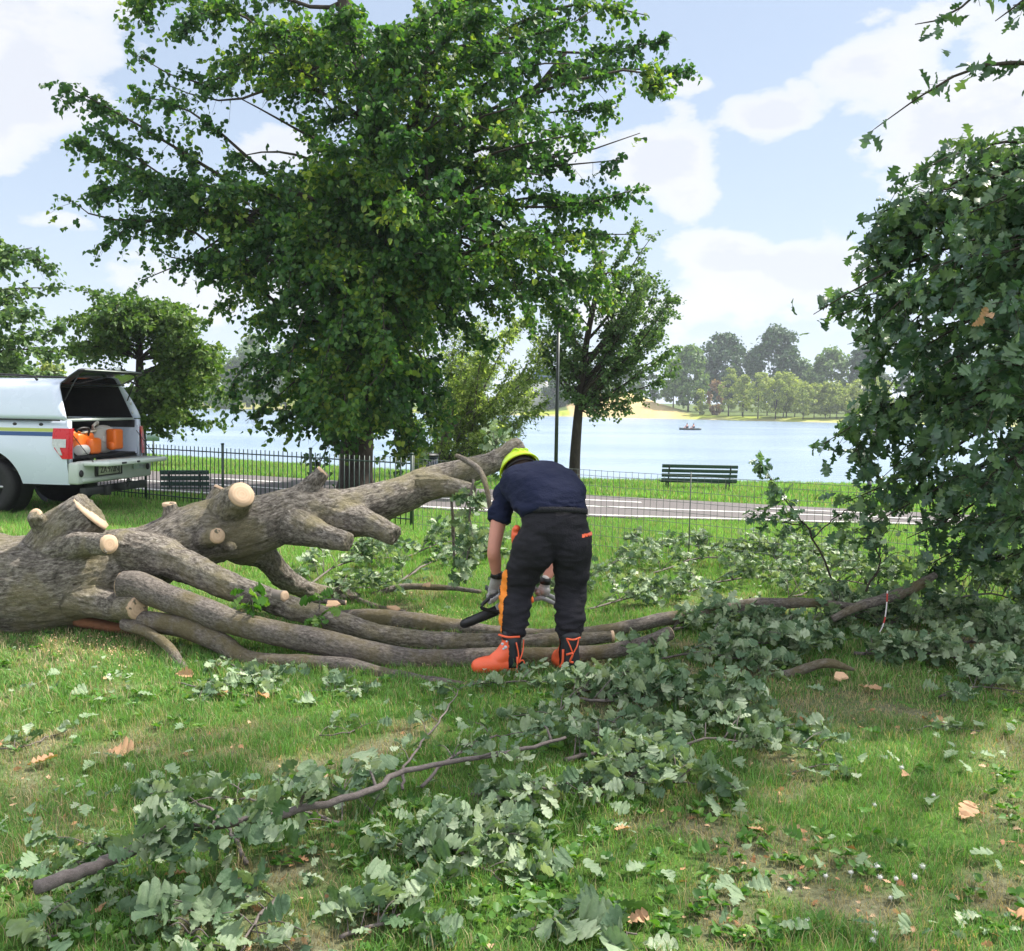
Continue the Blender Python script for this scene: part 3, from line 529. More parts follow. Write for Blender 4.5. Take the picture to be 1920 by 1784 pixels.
for k in range(npan+1):
    p = B0+dv*sp_*k; MB().tube([p-A([0, 0, .1]), p+A([0, 0, .97])], .0065, 8).build('post', wired, f2, smooth=True)
    if k < npan:
        m_ = MB(); nb = int(sp_/.075); w_ = .0026
        for j in range(1, nb):
            c = p+dv*(sp_*j/nb)+A([0, .002, 0])*rng.uniform(-1, 1); e = rng.uniform(-.006, .006); m_.tube([c+A([0, 0, .03]), c+A([0, 0, .5])+dv*e, c+A([0, 0, .93+e])], w_, 4, caps=False)
        for z in list(np.arange(.1, .9, .11))+[.93]: m_.tube([p+A([0, 0, z]), p+dv*sp_*.5+A([0, 0, z-.006]), p+dv*sp_+A([0, 0, z])], w_, 4, caps=False)
        m_.build('mesh_panel', wire, f2)
# ------------------------------------------------------------------ benches (plank backrest seen from behind)
bgreen = pm('bench_green_paint', (.028, .065, .055), .5, .3, 7, spec=.5)
iron = pm('dark_iron', (.02, .022, .024), .5, .3, 10)
def bench(label, c, rz, W=1.85, group=None):
    o = thing('park_bench', label, 'bench', c, rz, group)   # local: x along bench, +y the side people face
    m_ = MB()
    for k in range(4): z = .46+.105*k; y = -.20-.028*k; m_.box((0, y, z), (W, .028, .078), rot=np.array(Matrix.Rotation(R(14), 3, 'X')))
    m_.build('backrest', bgreen, o, local=True, bevel=.006)
    m_ = MB()
    for k in range(4): m_.box((0, -.13+.105*k, .415), (W, .09, .03))
    m_.build('seat', bgreen, o, local=True, bevel=.006)
    for sx in (-1, 1):
        x = sx*(W/2-.16); m_ = MB(); m_.tube(cr([(x, -.30, -.02), (x, -.19, .2), (x, -.17, .40), (x, -.215, .55), (x, -.30, .80)], 3), .017, 7)
        m_.tube(cr([(x, .26, -.02), (x, .22, .2), (x, .22, .395)], 3), .017, 7); m_.bar((x, -.19, .39), (x, .24, .39), .03, .025); m_.build('leg', iron, o, smooth=True, local=True)
    return o
c = at(1308, 905, 21.6); c[2] = gz(c[0], c[1]); bs = at(1308, 869, 21.6)[2]-c[2]
bb = bench('dark green slatted park bench facing the lake, seen from behind on the grass bank', (c[0], c[1], at(1308, 869, 21.6)[2]-.83), R(-2), 1.68, 'park benches facing the lake')
c = at(798, 880, 20.0); c[2] = at(798, 851, 20.)[2]-.62
lb_ = thing('litter_bin', 'dark blue-black round litter bin behind the raised trunk end, right of the linden', 'bin', c); m_ = MB(); a_s = np.linspace(0, 2*np.pi, 26, endpoint=False)
for t_ in a_s: m_.bar(c+A([.25*math.cos(t_), .25*math.sin(t_), .06]), c+A([.25*math.cos(t_), .25*math.sin(t_), .56]), .045, .012, up=(math.cos(t_), math.sin(t_), 0))
for z in (.08, .30, .55): m_.tube(A([c+A([.262*math.cos(t_), .262*math.sin(t_), z]) for t_ in np.linspace(0, 2*np.pi, 27)]), .012, 6, caps=False)
m_.build('slatted_body', pm('bin_paint', (.018, .028, .05), .4, .3, 8), lb_); m_ = MB(); m_.tube([c+A([0, 0, .02]), c+A([0, 0, .52])], .235, 24); m_.build('liner', iron, lb_); m_ = MB(); m_.tube([c+A([0, 0, .57]), c+A([0, 0, .61]), c+A([0, 0, .63])], [.28, .27, .2], 24); m_.build('lid', iron, lb_, smooth=False)
c = at(350, 935, 17.6); bench('low dark green bench seen through the bar fence behind the trunk stubs', (c[0], c[1], -.46), R(12), .85, 'park benches facing the lake')
# ------------------------------------------------------------------ lamp posts
def lamp(label, px, pyt, Y, r, pb=890):
    b = at(px, pb, Y); b[2] = gz(b[0], b[1]); top = at(px, pyt, Y)[2]; o = thing('lamp_post', label, 'lamp post', b, group='thin dark lamp posts on the bank')
    m_ = MB(); m_.tube([b-A([0, 0, .1]), b+A([0, 0, .35])], r*1.35, 12); m_.tube([b+A([0, 0, .35]), (b[0], b[1], top)], [r, r*.8], 12); m_.build('pole', lampm, o, smooth=True)
    m_ = MB(); m_.tube([(b[0], b[1], top), (b[0], b[1], top+.1)], [.05, .07], 12); m_.tube([(b[0], b[1], top+.1), (b[0], b[1], top+.42)], [.10, .17], 14); m_.tube([(b[0], b[1], top+.42), (b[0], b[1], top+.5)], [.21, .06], 14); m_.build('lantern', lampm, o, smooth=True)
lamp('dark lamp post rising left of the elm trunk behind the man', 1042, 618, 20.5, .042)
lamp('thin dark lamp post half hidden behind the oak leaves on the right', 1631, 545, 19.5, .034)
# small sign by the water on the left
b = at(288, 850, 31); b[2] = gz(b[0], b[1]); tz_ = at(288, 812, 31)[2]
so = thing('notice_sign', 'small grey-green sign board on a post by the water, right of the truck', 'sign', b)
MB().tube([b-A([0, 0, .1]), (b[0], b[1], tz_-.02)], .03, 8).build('post', wire, so)
MB().box((b[0], b[1]-.04, tz_-.13), (.42, .02, .27)).build('board', pm('sign_board', (.22, .32, .30), .5), so)
# ------------------------------------------------------------------ rowing boat with two people
bp = at(1294, 810, 140); bp[2] = -1.8
bt = thing('rowing_boat', 'small dark rowing boat far out on the lake carrying two people', 'boat', bp)
m_ = MB(); n = 13; secs = []
for k in range(n):
    x = -1.6+3.2*k/(n-1); wv_ = .36*max(.02, 1-(x/1.62)**2)**.6; zt = .26+.09*(x/1.6)**2
    secs.append([(x, -wv_, zt), (x, -wv_*.7, .05), (x, 0, -.05), (x, wv_*.7, .05), (x, wv_, zt), (x, wv_*.86, zt-.02), (x, 0, .03), (x, -wv_*.86, zt-.02)])
V = A(secs).reshape(-1, 3); Fq = [[k*8+j, k*8+(j+1) % 8, (k+1)*8+(j+1) % 8, (k+1)*8+j] for k in range(n-1) for j in range(8)]
m_.add(V, Fq); m_.build('hull', pm('boat_hull', (.05, .08, .09), .4), bt, smooth=True, local=True)
for sx in (-.45, .55): MB().bar((sx, -1.1, .15), (sx, 1.1, .38), .04, .03).build('oar', pm('oar_wood', (.3, .25, .18), .6), bt, local=True)
skin = pm('skin', (.58, .26, .19), .5, .14, 22, spec=.4)
def sitter(x, shirt, label):
    b = bp+A([x, 0, .12]); o = thing('person', label, 'person', b, group='people in the rowing boat')
    m_ = MB(); m_.tube([b+A([0, 0, 0]), b+A([0, 0, .25]), b+A([-.02, 0, .5]), b+A([-.03, 0, .58])], [.16, .17, .2, .07], 12); m_.ell(b+A([-.03, 0, .72]), (.1, .085, .13)); 
    for s in (-1, 1): m_.tube([b+A([0, s*.1, .05]), b+A([-.38, s*.11, .2]), b+A([-.72, s*.1, .05])], [.085, .07, .05], 8); m_.tube([b+A([0, s*.2, .5]), b+A([-.2, s*.24, .33]), b+A([-.42, s*.15, .35])], [.06, .045, .04], 8)
    me = fuse(m_, .022, 2); place(me, 'body', skin, o)
    m2 = MB(); m2.tube([b+A([0, 0, .02]), b+A([0, 0, .25]), b+A([-.02, 0, .5]), b+A([-.025, 0, .55])], [.175, .185, .215, .09], 12); m2.build('shirt', shirt, o, smooth=True)
    m2 = MB(); m2.ell(b+A([-.01, 0, .76]), (.108, .095, .11), v1=1.7); m2.build('hair', iron, o, smooth=True)
sitter(-.45, pm('dark_top', (.03, .04, .06), .8), 'person in a dark top sitting at the left end of the rowing boat'); sitter(.5, pm('grey_top', (.10, .12, .15), .8), 'person in a grey top sitting at the right end of the rowing boat')
# ------------------------------------------------------------------ white pickup with canopy.  local: x forward, y left (towards camera), z up
paint = pm('white_car_paint', (.64, .71, .84), .28, .03, 2, coat=.5); blk = pm('black_plastic', (.012, .012, .014), .5, .3, 20); rub = pm('tyre_rubber', (.018, .018, .019), .8, .2, 30)
glass = pm('tinted_glass', (.008, .01, .014), .06, .1, 2, spec=.8); alloy = pm('alloy', (.45, .46, .48), .3, .1, 8, metal=.9); redl = pm('red_lens', (.62, .004, .012), .3, .1, 30, coat=.25, spec=.4); whl = pm('clear_lens', (.50, .52, .52), .15, .35, 40, coat=.8)
lid = pm('tailgate_inner', (.62, .68, .64), .45, .05, 4); stg = pm('green_yellow_stripe', (.42, .50, .10), .4); stb = pm('blue_stripe', (.015, .07, .22), .4); dint = pm('dark_liner', (.008, .008, .01), .8); silver = pm('bumper_grey', (.50, .56, .52), .4, .08, 6)
tco = at(126, 880, 13.05); org = A([tco[0], tco[1], 0.0]); al = R(170)
rotz = A([[math.cos(al), -math.sin(al), 0], [math.sin(al), math.cos(al), 0], [0, 0, 1]]); org = org-rotz@A([0, .93, 0])
tr = thing('pickup_truck', 'white pickup truck with canopy, its rear hatch and tailgate open', 'pickup truck', org, al)
WXS = (1.22, 4.44)
def zb(x):
    z = .44
    for wx in WXS:
        d = abs(x-wx)
        if d < .50: z = max(z, .40+math.sqrt(.50**2-d*d)*1.02)
    return z
def zt(x): return 1.31 if x < 3.6 else 1.31-.20*((x-3.6)/1.7)**1.3
def yside(x, z):
    y = .93-.055*((z-.82)/.45)**2*(1 if z > .82 else 1.4)
    for wx in WXS: y += .028*math.exp(-((x-wx)/.52)**4)*math.exp(-((z-.95)/.28)**2)
    if x > 4.6: y -= .34*((x-4.6)/.75)**2
    return y
XS = sorted(set(list(np.linspace(0, 5.3, 70))+[wx+s*.5*math.cos(a) for wx in WXS for s in (-1, 1) for a in np.linspace(0, 1.5, 12)]))
body = MB()
for s in (1, -1):
    nz_ = 11; V = []; 
    for x in XS:
        b0, t0 = zb(x), zt(x)
        for k in range(nz_): z = b0+(t0-b0)*k/(nz_-1); V.append((x, s*yside(x, z), z))
        V.append((x, s*(yside(x, t0)-.05), t0+.012))
    m1 = nz_+1; Fq = [[i*m1+k, (i+1)*m1+k, (i+1)*m1+k+1, i*m1+k+1][::s] for i in range(len(XS)-1) for k in range(m1-1)]; body.add(V, Fq)
    Vi = [(x, s*(yside(x, zt(x))-.05-(.04 if kk else 0)), zt(x)+.012 if not kk else .80) for x in XS if x < 1.95 for kk in (0, 1)]; nI = len(Vi)//2; body.add(Vi, [[2*i, 2*i+1, 2*i+3, 2*i+2][::s] for i in range(nI-1)])
    body.box((.02, s*.845, 1.03), (.04, .075, .58))
hood = [(3.55, 1.31), (3.8, 1.30), (4.6, 1.24), (5.1, 1.12), (5.3, .98), (5.36, .7), (5.3, .42)]
V = []; ny_ = 9
for x, z in hood:
    for k in range(ny_): y = -1+2*k/(ny_-1); hw = yside(min(x, 5.28), 1.1)-.04; V.append((x, y*hw, z-.05*abs(y)**3))
body.add(V, [[i*ny_+k, i*ny_+k+1, (i+1)*ny_+k+1, (i+1)*ny_+k] for i in range(len(hood)-1) for k in range(ny_-1)])
body.build('body', paint, tr, smooth=True, local=True)
def shell(prof, z0, z1, yb, yt_, name, m, xs_in=None, roof=True, n=9):   # tumblehome shell: prof(z)->(xr,xf)
    m_ = MB(); zs = np.linspace(z0, z1, n); V = []
    for s in (1, -1):
        V = []
        for z in zs:
            u = (z-z0)/(z1-z0); y = yb+(yt_-yb)*(u**1.5)-.03*(u > .95); xr, xf = prof(u)
            for k in range(13): V.append((xr+(xf-xr)*k/12, s*y, z))
        m_.add(V, [[i*13+k, i*13+k+1, (i+1)*13+k+1, (i+1)*13+k][::s] for i in range(n-1) for k in range(12)])
    if roof:
        xr, xf = prof(1.0); V = []
        for k in range(13):
            for j in range(11): y = -1+.2*j; V.append((xr+(xf-xr)*k/12, y*(yt_-.03), z1+.055*(1-abs(y)**2.6)))
        m_.add(V, [[i*11+k, (i+1)*11+k, (i+1)*11+k+1, i*11+k+1] for i in range(12) for k in range(10)])
    return m_.build(name, m, tr, smooth=True, local=True)
can = shell(lambda u: (.015+.22*u**1.2, 1.93), 1.335, 1.84, .905, .74, 'canopy', paint)
cmod = can.modifiers.new('solid', 'SOLIDIFY'); cmod.thickness = .03; cmod.offset = 0
shell(lambda u: (1.99+.03*u, 3.75-.95*u), 1.32, 1.82, .875, .70, 'cab', paint)
for s in (1, -1):
    MB().add([(2.10, s*.888, 1.38), (2.98, s*.888, 1.38), (2.95, s*.79, 1.74), (2.14, s*.79, 1.74)], [[0, 1, 2, 3]]).add([(3.05, s*.888, 1.38), (3.62, s*.888, 1.38), (3.1, s*.79, 1.74), (3.02, s*.79, 1.74)], [[0, 1, 2, 3]]).build('side_window', glass, tr, local=True)
    m_ = MB(); m_.tube(cr([(.62, s*.66, 1.87), (.72, s*.66, 1.925), (1.2, s*.66, 1.945), (1.8, s*.66, 1.945), (1.92, s*.66, 1.88)], 4), .016, 8); m_.build('roof_rail', blk, tr, smooth=True, local=True)
    MB().box((3.45, s*1.02, 1.38), (.14, .20, .18)).build('wing_mirror', blk, tr, local=True, bevel=.03)
    MB().bar((.10, s*.925, 1.322), (1.93, s*.925, 1.322), .012, .014).build('rail_seal', blk, tr, local=True)
    for x in (.42, .82, 1.25): m_ = MB(); m_.ell((x, s*(yside(x, 1.25)-.004), 1.262), (.034, .012, .022)); m_.build('tie_hook', blk, tr, smooth=True, local=True)
    for nm, z0, z1, m__ in (('green_stripe', 1.165, 1.212, stg), ('blue_stripe', 1.105, 1.160, stb)):
        V = [(x, s*(yside(x, z)+.003), z) for x in np.linspace(.20, 4.0, 40) for z in (z0, z1)]; MB().add(V, [[2*i, 2*i+2, 2*i+3, 2*i+1] for i in range(39)]).build(nm, m__, tr, local=True)
    # tail lamp, wrapped round the corner
    def lampm_(z0, z1, xf, m__, nm, e=.014, par=None):
        V = []; zs = np.linspace(z0, z1, 7); cs = np.linspace(0, 1, 8)
        for z in zs:
            fx = xf(z)
            for c_ in cs: V.append((fx*(1-c_)-.03, s*(yside(max(fx*(1-c_), 0), z)+e), z))
            V.append((-.034, s*(yside(0, z)-.075), z))
        n9 = 9; return MB().add(V, [[i*n9+k, i*n9+k+1, (i+1)*n9+k+1, (i+1)*n9+k][::s] for i in range(6) for k in range(8)]).build(nm, m__, tr, smooth=True, local=True)
    o1 = lampm_(.80, 1.215, lambda z: .25*min(1, max(.2, ((z-.77)/.22))**.6), redl, 'tail_lamp')
    def sub(z0, z1, nm, m__, f0, f1):
        V = []
        for z in np.linspace(z0, z1, 5):
            fx = .25*min(1, max(.2, ((z-.77)/.22))**.6)
            for c_ in np.linspace(f0, f1, 6): V.append((fx*(1-c_)-.012, s*(yside(max(fx*(1-c_), 0), z)+.022), z))
        return MB().add(V, [[i*6+k, i*6+k+1, (i+1)*6+k+1, (i+1)*6+k][::s] for i in range(4) for k in range(5)]).build(nm, m__, o1, smooth=True, local=True)
    sub(.955, 1.07, 'reverse_lens', whl, .10, .93); sub(.85, .955, 'indicator_lens', whl, .20, .52)
for k, s in ((0, 1), (1, 1), (0, -1), (1, -1)):
    cx = WXS[k]; m_ = MB(); prof = [(.20, .10), (.30, .125), (.365, .115), (.385, .07), (.385, -.07), (.365, -.115), (.30, -.125), (.2, -.1)]
    V = []; N_ = 40
    for a in np.linspace(0, 2*np.pi, N_, endpoint=False):
        for r_, y in prof: V.append((cx+r_*math.cos(a), s*.80+y, .385+r_*math.sin(a)))
    m_.add(V, [[i*8+j, ((i+1) % N_)*8+j, ((i+1) % N_)*8+j+1, i*8+j+1] for i in range(N_) for j in range(7)]); w_o = m_.build('wheel', rub, tr, smooth=True, local=True)
    m_ = MB(); m_.tube([(cx, s*.84, .385), (cx, s*.90, .385)], [.20, .225], 28, caps=False); m_.ell((cx, s*.885, .385), (.05, .03, .05))
    for j in range(6):
        a = j*np.pi/3; m_.bar((cx+.04*math.cos(a), s*.885, .385+.04*math.sin(a)), (cx+.215*math.cos(a), s*.885, .385+.215*math.sin(a)), .03, .055, up=(0, 1, 0))
    m_.build('rim', alloy, w_o, local=True)
    MB().tube([(cx, s*.70, .385), (cx, s*.83, .385)], .19, 24).build('brake_disc', iron, w_o, local=True)
MB().box((1.0, 0, .80), (1.95, 1.66, .05)).build('bed_floor', dint, tr, local=True)
m_ = MB(); m_.box((1.94, 0, 1.3), (.03, 1.66, 1.06)); m_.box((1.0, 0, 1.80), (1.3, 1.36, .02))
for s in (1, -1): m_.add([(.12, s*.868, 1.34), (1.9, s*.868, 1.34), (1.9, s*.70, 1.81), (.25, s*.70, 1.81)], [[0, 1, 2, 3]]); m_.box((.98, s*.815, 1.06), (1.86, .02, .5)); m_.box((1.22, s*.74, .93), (.95, .18, .24))
m_.build('bed_liner', dint, tr, local=True)
m_ = MB(); m_.box((2.6, 0, .55), (5.0, .9, .18)); m_.box((1.22, 0, .385), (.14, 1.5, .14)); m_.box((4.44, 0, .385), (.14, 1.5, .14)); m_.box((2.8, 0, .62), (4.9, 1.62, .06)); 
for cx in WXS: 
    for s in (1, -1): m_.tube([(cx, s*.60, .5), (cx, s*.62, .5)], .47, 24); m_.tube([(cx, s*.62, .42), (cx, s*.89, .42)], .488, 24, caps=False)
m_.build('chassis', blk, tr, local=True)
m_ = MB(); m_.box((.10, 0, 1.325), (.05, 1.66, .035)); m_.build('rear_rail', silver, tr, local=True)
m_ = MB(); m_.box((-.075, 0, .60), (.16, 1.84, .30)); m_.box((-.16, .36, .50), (.05, .95, .07)); m_.build('rear_bumper', silver, tr, local=True, bevel=.03)
m_ = MB(); m_.box((-.165, .22, .635), (.02, .66, .20)); pf = m_.build('plate_recess', blk, tr, local=True, bevel=.01)
MB().box((-.180, .22, .62), (.012, .53, .13)).build('number_plate', pm('plate_white', (.55, .56, .5), .5), pf, local=True)
tx = bpy.data.curves.new('plate_text', 'FONT'); tx.body = 'ZA 972NJ'; tx.size = .125; tx.align_x = 'CENTER'; tx.align_y = 'CENTER'; tx.extrude = .001; tx.space_character = .92
to0 = bpy.data.objects.new('tmp_text', tx); sc.collection.objects.link(to0); tme = bpy.data.meshes.new_from_object(to0.evaluated_get(bpy.context.evaluated_depsgraph_get())); bpy.data.objects.remove(to0); tme.materials.clear(); to = finish(tme, 'plate_text', blk, pf); to.matrix_local = Matrix(((0, 0, -1, -.189), (-1, 0, 0, .22), (0, 1, 0, .622), (0, 0, 0, 1)))
MB().box((-.17, -.55, .66), (.02, .30, .15)).build('sticker_panel', paint, tr, local=True)
for y in (.86, -.80): MB().ell((-.165, y, .60), (.02, .045, .05)).build('parking_reflector', blk, tr, smooth=True, local=True)
m_ = MB(); m_.box((-.12, 0, .34), (.09, 1.55, .11)); m_.box((-.24, .05, .36), (.22, .12, .09)); m_.tube([(-.33, .05, .36), (-.36, .05, .43)], .022, 10); m_.ell((-.365, .05, .455), (.032, .032, .032)); m_.box((-.16, .30, .33), (.12, .10, .14)); m_.build('tow_bar', iron, tr, local=True, bevel=.008)
# tailgate lowered flat
m_ = MB(); m_.prism([(0, -.80), (0, .80), (-.30, .80), (-.47, .74), (-.50, .60), (-.50, -.66), (-.46, -.80), (-.3, -.82)], .06, lambda x, y, z: (x-.03, y, .70+z)); tg = m_.build('tailgate', lid, tr, local=True, bevel=.018)
MB().box((-.28, 0, .7615), (.40, 1.35, .006)).build('tailgate_liner', silver, tg, local=True)
for y in (.42, .06): MB().box((-.535, y, .735), (.012, .10 if y > .1 else .06, .025)).build('tailgate_latch', blk, tg, local=True)
for s in (1, -1): MB().tube([(.02, s*.80, 1.15), (-.30, s*.79, .76)], .006, 6).build('tailgate_cable', blk, tg, local=True)
# raised rear hatch with gas struts
hd_ = unit(A([-.36, 0, .20])); hn = unit(np.cross(hd_, A([0, 1., 0]))); hp = lambda x, y, z: A([.235, 0, 1.845])+hd_*x+A([0, y, 0])+hn*z
m_ = MB(); m_.prism([(0, -.70), (0, .70), (.20, .77), (.38, .79), (.41, .74), (.41, -.74), (.38, -.79), (.2, -.77)], .035, hp); ht = m_.build('rear_hatch', blk, tr, local=True, bevel=.01)
for z_ in (-.003, .037): MB().prism([(.07, -.62), (.07, .62), (.36, .69), (.36, -.69)], .002, lambda x, y, z: hp(x, y, z+z_)).build('hatch_glass', glass, ht, local=True)
MB().box(tuple(hp(.40, 0, .02)), (.03, 1.4, .012)).build('hatch_trim', silver, ht, local=True)
MB().box(tuple(hp(.30, -.30, -.05)), (.06, .05, .10)).build('hatch_lock', silver, ht, local=True)
for s in (1, -1): MB().tube([(.14, s*.76, 1.60), tuple(hp(.36, s*.70, 0))], .009, 7).build('gas_strut', iron, tr, local=True)
for z, y in ((1.56, -.79), (1.42, -.83)): MB().ell((.10, y, z), (.015, .02, .022)).build('hinge_bolt', whl, tr, smooth=True, local=True)
for y, x in ((.42, 5.37), (-.42, 5.37)): MB().box((5.25, y*1.55, .93), (.12, .36, .16)).build('headlight', whl, tr, local=True, bevel=.03)
MB().box((5.36, 0, .88), (.03, .85, .22)).build('grille', blk, tr, local=True)
# ---- cargo: world helper
def T_(x, y, z): return org+rotz@A([x, y, z])
orange = pm('orange_plastic', (.85, .17, .015), .4, .08, 12, coat=.2); offw = pm('off_white_plastic', (.60, .58, .55), .5, .1, 12); rope_m = pm('cream_rope', (.55, .48, .38), .8, .15, 60)
blw = thing('backpack_blower', 'orange backpack blower with round off-white fan housing in the truck bed', 'leaf blower', T_(.28, -.26, .83))
m_ = MB(); ax_ = A([-.80, .60, 0]); c0 = A([.24, -.28, 1.03]); f_ = lambda q_: T_(*(c0+ax_*q_)); m_.tube([f_(-.05), f_(.04)], .205, 32); m_.tube([f_(.04), f_(.07)], [.20, .15], 32); m_.tube([f_(.068), f_(.085)], [.06, .05], 20); m_.build('fan_housing', offw, blw, smooth=False, bevel=.012)
m_ = MB(); m_.box(T_(.08, -.32, 1.03), (.16, .22, .30), rotz); m_.box(T_(.06, -.34, 1.12), (.10, .14, .11), rotz); m_.box(T_(.07, -.24, .93), (.10, .12, .12), rotz); m_.build('engine_cover', orange, blw, bevel=.03)
m_ = MB(); 
for k in range(5): m_.box(T_(.05, -.22-.03*k, 1.13), (.012, .012, .07), rotz)
m_.box(T_(.055, -.38, 1.01), (.03, .05, .05), rotz); m_.build('air_grille', blk, blw)
m_ = MB(); m_.tube(cr([T_(.25, -.08, 1.13), T_(.22, .0, 1.22), T_(.24, -.14, 1.28), T_(.3, -.22, 1.24)], 5), .022, 8); m_.build('strap', offw, blw, smooth=True)
bx = thing('power_cutter', 'bulky orange engine power tool lying beside the tail lamp in the truck bed', 'power tool', T_(.25, .35, .83))
m_ = MB(); m_.box(T_(.26, .34, 1.02), (.34, .40, .24), rotz); m_.box(T_(.14, .22, .95), (.26, .26, .23), rotz); m_.box(T_(.26, .52, 1.10), (.3, .24, .14), rotz); m_.build('housing', orange, bx, bevel=.045)
m_ = MB(); m_.tube([T_(.20, .62, 1.04), T_(.12, .40, 1.14), T_(.12, .08, 1.16), T_(.2, -.02, 1.15)], .014, 8); m_.build('shaft', rope_m, bx, smooth=True)
m_ = MB(); m_.tube([T_(.07, .58, .90), T_(.07, .40, .90)], .075, 18); m_.build('muffler', offw, bx, bevel=.01)
m_ = MB(); m_.tube(cr([T_(.1, .3, 1.1), T_(.06, .34, 1.2), T_(.1, .5, 1.2), T_(.16, .56, 1.1)], 4), .016, 8); m_.build('handle', blk, bx, smooth=True)
bg_ = thing('black_tool_bag', 'black bag at the back of the truck bed behind the orange tools', 'bag', T_(.9, 0, .83)); m_ = MB(); m_.ell(T_(.9, .1, 1.03), (.35, .5, .2)); m_.ell(T_(.85, -.4, 1.0), (.25, .25, .18)); me = fuse(m_, .03, 3); place(me, 'bag_body', dint, bg_)
# ------------------------------------------------------------------ felled oak and cut limbs
def bark_attr(me, LB, amp=.005, fs=22):
    c = coords(me); N = normals(me); S = []; 
    off = 0.
    for Pc, r in LB:
        T = unit(np.gradient(Pc, axis=0)); L = np.concatenate([[0], np.cumsum(np.linalg.norm(np.diff(Pc, axis=0), axis=1))])+off; off += 3.7
        ref = A([.1, -.9, .3]); X = unit(np.cross(T, ref)); Y = np.cross(T, X); S.append(np.concatenate([Pc, T, X, Y, L[:, None], r[:, None]], 1))
    S = np.concatenate(S); out_ = np.zeros((len(c), 3))
    for a in range(0, len(c), 4000):
        d = np.linalg.norm(c[a:a+4000, None]-S[None, :, :3], axis=2)-S[None, :, 13]; k = S[d.argmin(1)]; v = c[a:a+4000]-k[:, :3]
        out_[a:a+4000] = np.stack([(v*k[:, 6:9]).sum(1), (v*k[:, 9:12]).sum(1), k[:, 12]+(v*k[:, 3:6]).sum(1)], 1)
    Q = out_*A([1, 1, .3]); rg = 1-abs(2*vnoise(Q, fs, 1)-1); rg2 = 1-abs(2*vnoise(Q, fs*2.3, 4)-1); lump = fbm(c, 4.5, 3, 8)-.5
    setco(me, c+N*((rg*.6+rg2*.4-.5)*amp*2+lump*amp*4)[:, None])
    a_ = me.attributes.new('barkco', 'FLOAT_VECTOR', 'POINT'); a_.data.foreach_set('vector', out_.astype(np.float32).ravel())
def disc(c, n, r, ry=None, name='cut_face', parent=None, m=cutm, jag=0):
    n = unit(n); a = unit(np.cross(n, A([.1, .2, 1.]))); b = np.cross(n, a); k = 26; th = np.linspace(0, 2*np.pi, k, endpoint=False); rr = r*(1+rng.uniform(-.02, .02, k)+jag*rng.uniform(-1, 1, k)); ry = ry or 1
    ring = c+rr[:, None]*(np.cos(th)[:, None]*a+np.sin(th)[:, None]*b*ry)
    bk = ring-n*.02; mid = c+n*.002+(ring-c)*.5
    mb = MB(); mb.add(np.vstack([ring, mid, [c+n*.003], bk]), [[i, (i+1) % k, k+(i+1) % k, k+i] for i in range(k)]+[[2*k+1+i, 2*k+1+(i+1) % k, (i+1) % k, i] for i in range(k)])
    mb.F.append((A([[k+i, k+(i+1) % k, 2*k] for i in range(k)]), 0)); o_ = mb.build(name, m, parent, smooth=False); dl_ = c-WL[parent.name]; setco(o_.data, coords(o_.data)-dl_); o_.location = tuple(dl_); return o_
TRUNK = [(-560, 1070, 7.0, 118), (-300, 1080, 6.9, 106), (-100, 1088, 6.85, 99), (20, 1096, 6.8, 94), (100, 1092, 6.8, 90), (180, 1078, 6.85, 84), (280, 1046, 6.95, 62), (380, 1002, 7.05, 60), (480, 985, 7.15, 54), (560, 960, 7.3, 46), (650, 958, 7.4, 41), (730, 937, 7.5, 36), (800, 907, 7.65, 30), (860, 887, 7.75, 25), (920, 868, 7.9, 20), (978, 838, 8.0, 18)]
LIMBS = [TRUNK,
 [(90, 1060, 6.82, 66), (118, 1005, 6.78, 50), (145, 978, 6.76, 44), (171, 960, 6.76, 41)],
 [(100, 1012, 6.75, 24), (78, 990, 6.68, 16), (65, 965, 6.60, 12.5)],
 [(95, 1040, 6.7, 36), (150, 1022, 6.58, 24), (205, 1021, 6.40, 19)],
 [(90, 1100, 6.75, 56), (160, 1126, 6.60, 33), (215, 1137, 6.5, 25), (258, 1141, 6.34, 22)],
 [(350, 1018, 7.0, 36), (385, 1010, 6.86, 20), (408, 1005, 6.70, 15)],
 [(415, 1018, 7.0, 16), (438, 1028, 6.84, 8)],
 [(328, 1015, 7.0, 26), (319, 975, 7.0, 15), (317, 944, 7.0, 13)],
 [(388, 1004, 7.12, 54), (424, 962, 7.03, 36), (452, 929, 6.82, 25)],
 [(405, 985, 7.15, 34), (418, 918, 7.2, 18)],
 [(485, 975, 7.2, 30), (490, 932, 7.25, 15)],
 [(555, 950, 7.3, 34), (584, 912, 7.32, 20), (606, 884, 7.32, 13)],
 [(530, 978, 7.2, 42), (600, 1003, 7.05, 23), (654, 1018, 6.92, 17)],
 [(630, 970, 7.35, 40), (695, 985, 7.15, 25), (742, 1005, 7.05, 19)],
 [(780, 912, 7.6, 30), (835, 912, 7.5, 20), (886, 922, 7.38, 15)],
 [(240, 1040, 6.85, 52), (310, 1048, 6.68, 36), (380, 1076, 6.52, 28), (460, 1112, 6.38, 24), (560, 1145, 6.30, 21), (640, 1168, 6.27, 19), (740, 1194, 6.27, 18), (850, 1203, 6.28, 16), (960, 1204, 6.28, 15), (1150, 1194, 6.35, 12)],
 [(455, 1015, 7.2, 46), (500, 1046, 7.38, 25), (540, 1090, 7.6, 20), (590, 1112, 7.8, 18), (650, 1120, 7.9, 14), (705, 1138, 8.0, 8)]]
fb = at(60, 1190, 6.8); fb[2] = 0
ft = thing('felled_tree', 'huge grey-brown felled tree trunk with sawn stubs lying across the left', 'felled tree', fb)
